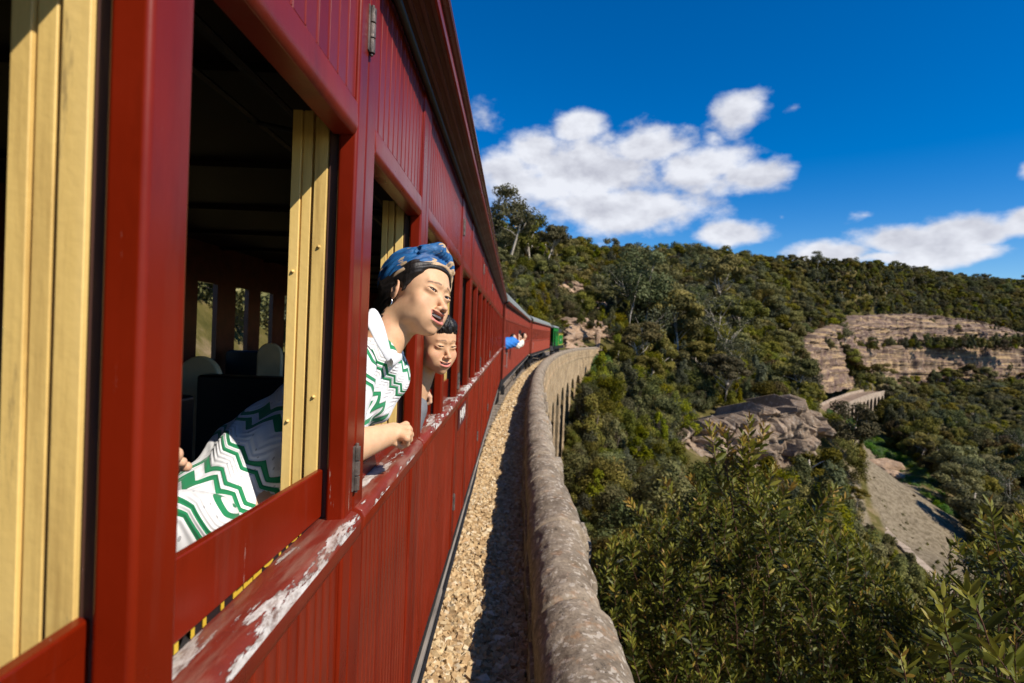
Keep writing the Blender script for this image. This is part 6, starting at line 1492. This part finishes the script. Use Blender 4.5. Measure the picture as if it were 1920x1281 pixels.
Vc, Fc_ = surface_nets(boy_hand, bw - .14, bw + [.13, .12, .10], .003); cc_ = np.tile(np.array([.56, .33, .21]), (len(Vc), 1))
join_parts('body', [(Vb, Fb, cb), (Vc, Fc_, cc_)], M['skin'], boy)
for s in (1, -1):
    e = sphere_obj('eye', b_loc((s * .031, .0695, 0)), .0108, M['eyewhite'], boy, R=BR); sphere_obj('iris', b_loc((s * .031 + .002, .0750, 0)), .0062, M['eye'], boy, R=BR).parent = e
tb = MB()
for q in range(-3, 4):
    a = q * .0042; yy = .0855 - a * a * 16; tb.add([tuple(b_loc((a + dx, yy + dy, -.0625 + a * a * 6 + dz))) for dz in (0, -.0048) for dy in (0, -.004) for dx in (-.00205, .00205)], [(0, 1, 3, 2), (4, 6, 7, 5), (0, 4, 5, 1), (1, 5, 7, 3), (3, 7, 6, 2), (2, 6, 4, 0)])
child_of(tb.build('teeth', M['teeth']), boy)['kind'] = 'stuff'
def b_hair(P):
    X = P.copy(); X[..., 0] = np.abs(X[..., 0])
    d = s_ell(P, (0, -.014, .036), (.079, .0955, .0900)); d = smin(d, s_ell(P, (0, .030, .078), (.060, .052, .034)), .025)
    sp_ = noise3((P.reshape(-1, 3) * np.array([1, 1, .55])), 7, 2, 105).reshape(P.shape[:-1]) * .006 + noise3((P.reshape(-1, 3) * np.array([1, 1, .25])), 8, 1, 240).reshape(P.shape[:-1]) * .0035
    d = d + sp_.astype(np.float32)
    fr = np.minimum(P[..., 2], .062)
    hl = P[..., 1] - np.interp(P[..., 2] + sp_ * .8, [-.075, -.055, -.020, .0, .020, .044, .052, .060], [-.09, -.050, -.020, .012, .022, .052, .080, .13]).astype(np.float32)
    d = smax(d, hl * .8, .003); d = smax(d, -s_ell(X, (.080, -.009, -.010), (.020, .019, .031)), .005); return smin(d, s_cone(X, (.068, .010, .028), (.071, .004, -.004), .009, .003), .004)
o, V, Fq = net_obj('hair', b_hair, (-.12, -.15, -.10), (.12, .12, .15), .0026, M['hair2'], None, world=(BR, BT, BS)); child_of(o, boy)
M['greyshirt'] = simple('grey_tshirt', (.16, .16, .17), .8, nscale=50, var=.1)
o, V, Fq = net_obj('tshirt', lambda P: smin(s_cone(P, bn1 + np.array([-.03, -.01, -.04]), bn1 + np.array([-.18, -.12, -.45]), .085, .13), s_cone(P, bn1 + np.array([-.04, .02, -.06]), bw + np.array([-.06, 0, -.03]), .05, .04), .03), bn1 - [.45, .35, .7], bn1 + [.15, .25, .12], .009, M['greyshirt'], None); child_of(o, boy)
# ---- small far passengers
def far_person(label, head, sh_, hipp, cloth, hair=True, phone=None, arm=None, rad=.13, face=(1, -.4)):
    head, sh_, hipp = map(np.array, (head, sh_, hipp)); r = empty('person', tuple(hipp)); tag(r, label, 'person', 'people leaning out of the train')
    fd = np.array([face[0], face[1], 0]) / math.hypot(*face)
    def f(P):
        d = s_ell(P, head, (.075, .085, .105)); d = smin(d, s_cone(P, head - [0, 0, .09], sh_, .045, .055), .03); d = smin(d, s_ell(P, head + fd * .085 - [0, 0, .01], (.018, .018, .022)), .015)
        if arm is not None:
            a = [np.array(q) for q in arm]
            for i in range(len(a) - 1): d = smin(d, s_cone(P, a[i], a[i + 1], .042 - .008 * i, .034 - .008 * i), .01)
            d = smin(d, s_ell(P, a[-1], (.035, .035, .045)), .015)
        return d
    allp = [head, sh_] + ([np.array(q) for q in arm] if arm else []); V, Fq = surface_nets(f, np.min(allp, axis=0) - .16, np.max(allp, axis=0) + .16, .014)
    join_parts('body', [(V, Fq, np.tile(np.array([.58, .34, .22]), (len(V), 1)))], M['skin'], r)
    if hair:
        o, V, Fq = net_obj('hair', lambda P: smax(s_ell(P, head - fd * .02 + [0, 0, .02], (.088, .098, .108)), (P - (head + fd * .02)) @ fd.astype(np.float32), .01), head - .16, head + .16, .012, M['hair2'], None); child_of(o, r)
    if cloth is not None:
        o, V, Fq = net_obj('shirt', lambda P: smin(s_cone(P, sh_ - [0, 0, .03], hipp, rad, rad * 1.15), s_cone(P, sh_, (np.array(arm[0]) * .3 + np.array(arm[1]) * .7) if arm else sh_ + [0, 0, -.1], .075, .055), .04) + np.sin(P[..., 2] * 60 + P[..., 0] * 40) * .006, np.minimum(np.minimum(sh_, hipp), arm[1] if arm else sh_) - .26, np.maximum(np.maximum(sh_, hipp), arm[1] if arm else sh_) + .26, .02, cloth, None); child_of(o, r)
    if phone is not None:
        b = MB(); p = np.array(phone); b.box(p[0] - .04, p[0] + .04, p[1] - .005, p[1] + .005, p[2] - .07, p[2] + .07); child_of(b.build('phone', M['black'], bevel=.004), r)
    return r
M['bluecloth'] = simple('bright_blue_shirt', (.02, .16, .52), .7, nscale=12, var=.3); M['whitecloth'] = simple('cream_top', (.75, .70, .62), .8)
far_person('passenger in bright blue leaning far out of the second carriage to take a picture', at(963, 634, 16.9), at(961, 640, 16.7), at(944, 645, 16.3), M['bluecloth'], phone=at(975, 624, 17.1), arm=[at(965, 641, 16.8), at(973, 641, 17.0), at(973, 629, 17.05)], rad=.16)
far_person('passenger in a cream top leaning out just ahead of the one in blue', at(983, 631, 18.3), at(977, 641, 18.2), at(970, 648, 18.0), M['whitecloth'], arm=[at(977, 642, 18.2), at(979, 649, 18.2), at(976, 632, 18.1)], rad=.10)
far_person('passenger leaning out of the middle of the third carriage with a hand raised', at(1000, 632, 41.5), at(999, 637, 41.4), at(996, 641, 41.2), M['whitecloth'], arm=[at(1001, 637, 41.5), at(1004, 635, 41.6), at(1005, 629, 41.6)], rad=.12)
far_person('small face looking out near the far end of the third carriage', at(1014.5, 630, 47.8), at(1013.5, 634, 47.7), at(1011, 637, 47.5), M['greyshirt'], rad=.11)
far_person('farthest passenger looking out of the last window of the third carriage', at(1021, 632, 52), at(1020, 636, 51.9), at(1018, 639, 51.7), M['greyshirt'], rad=.11)
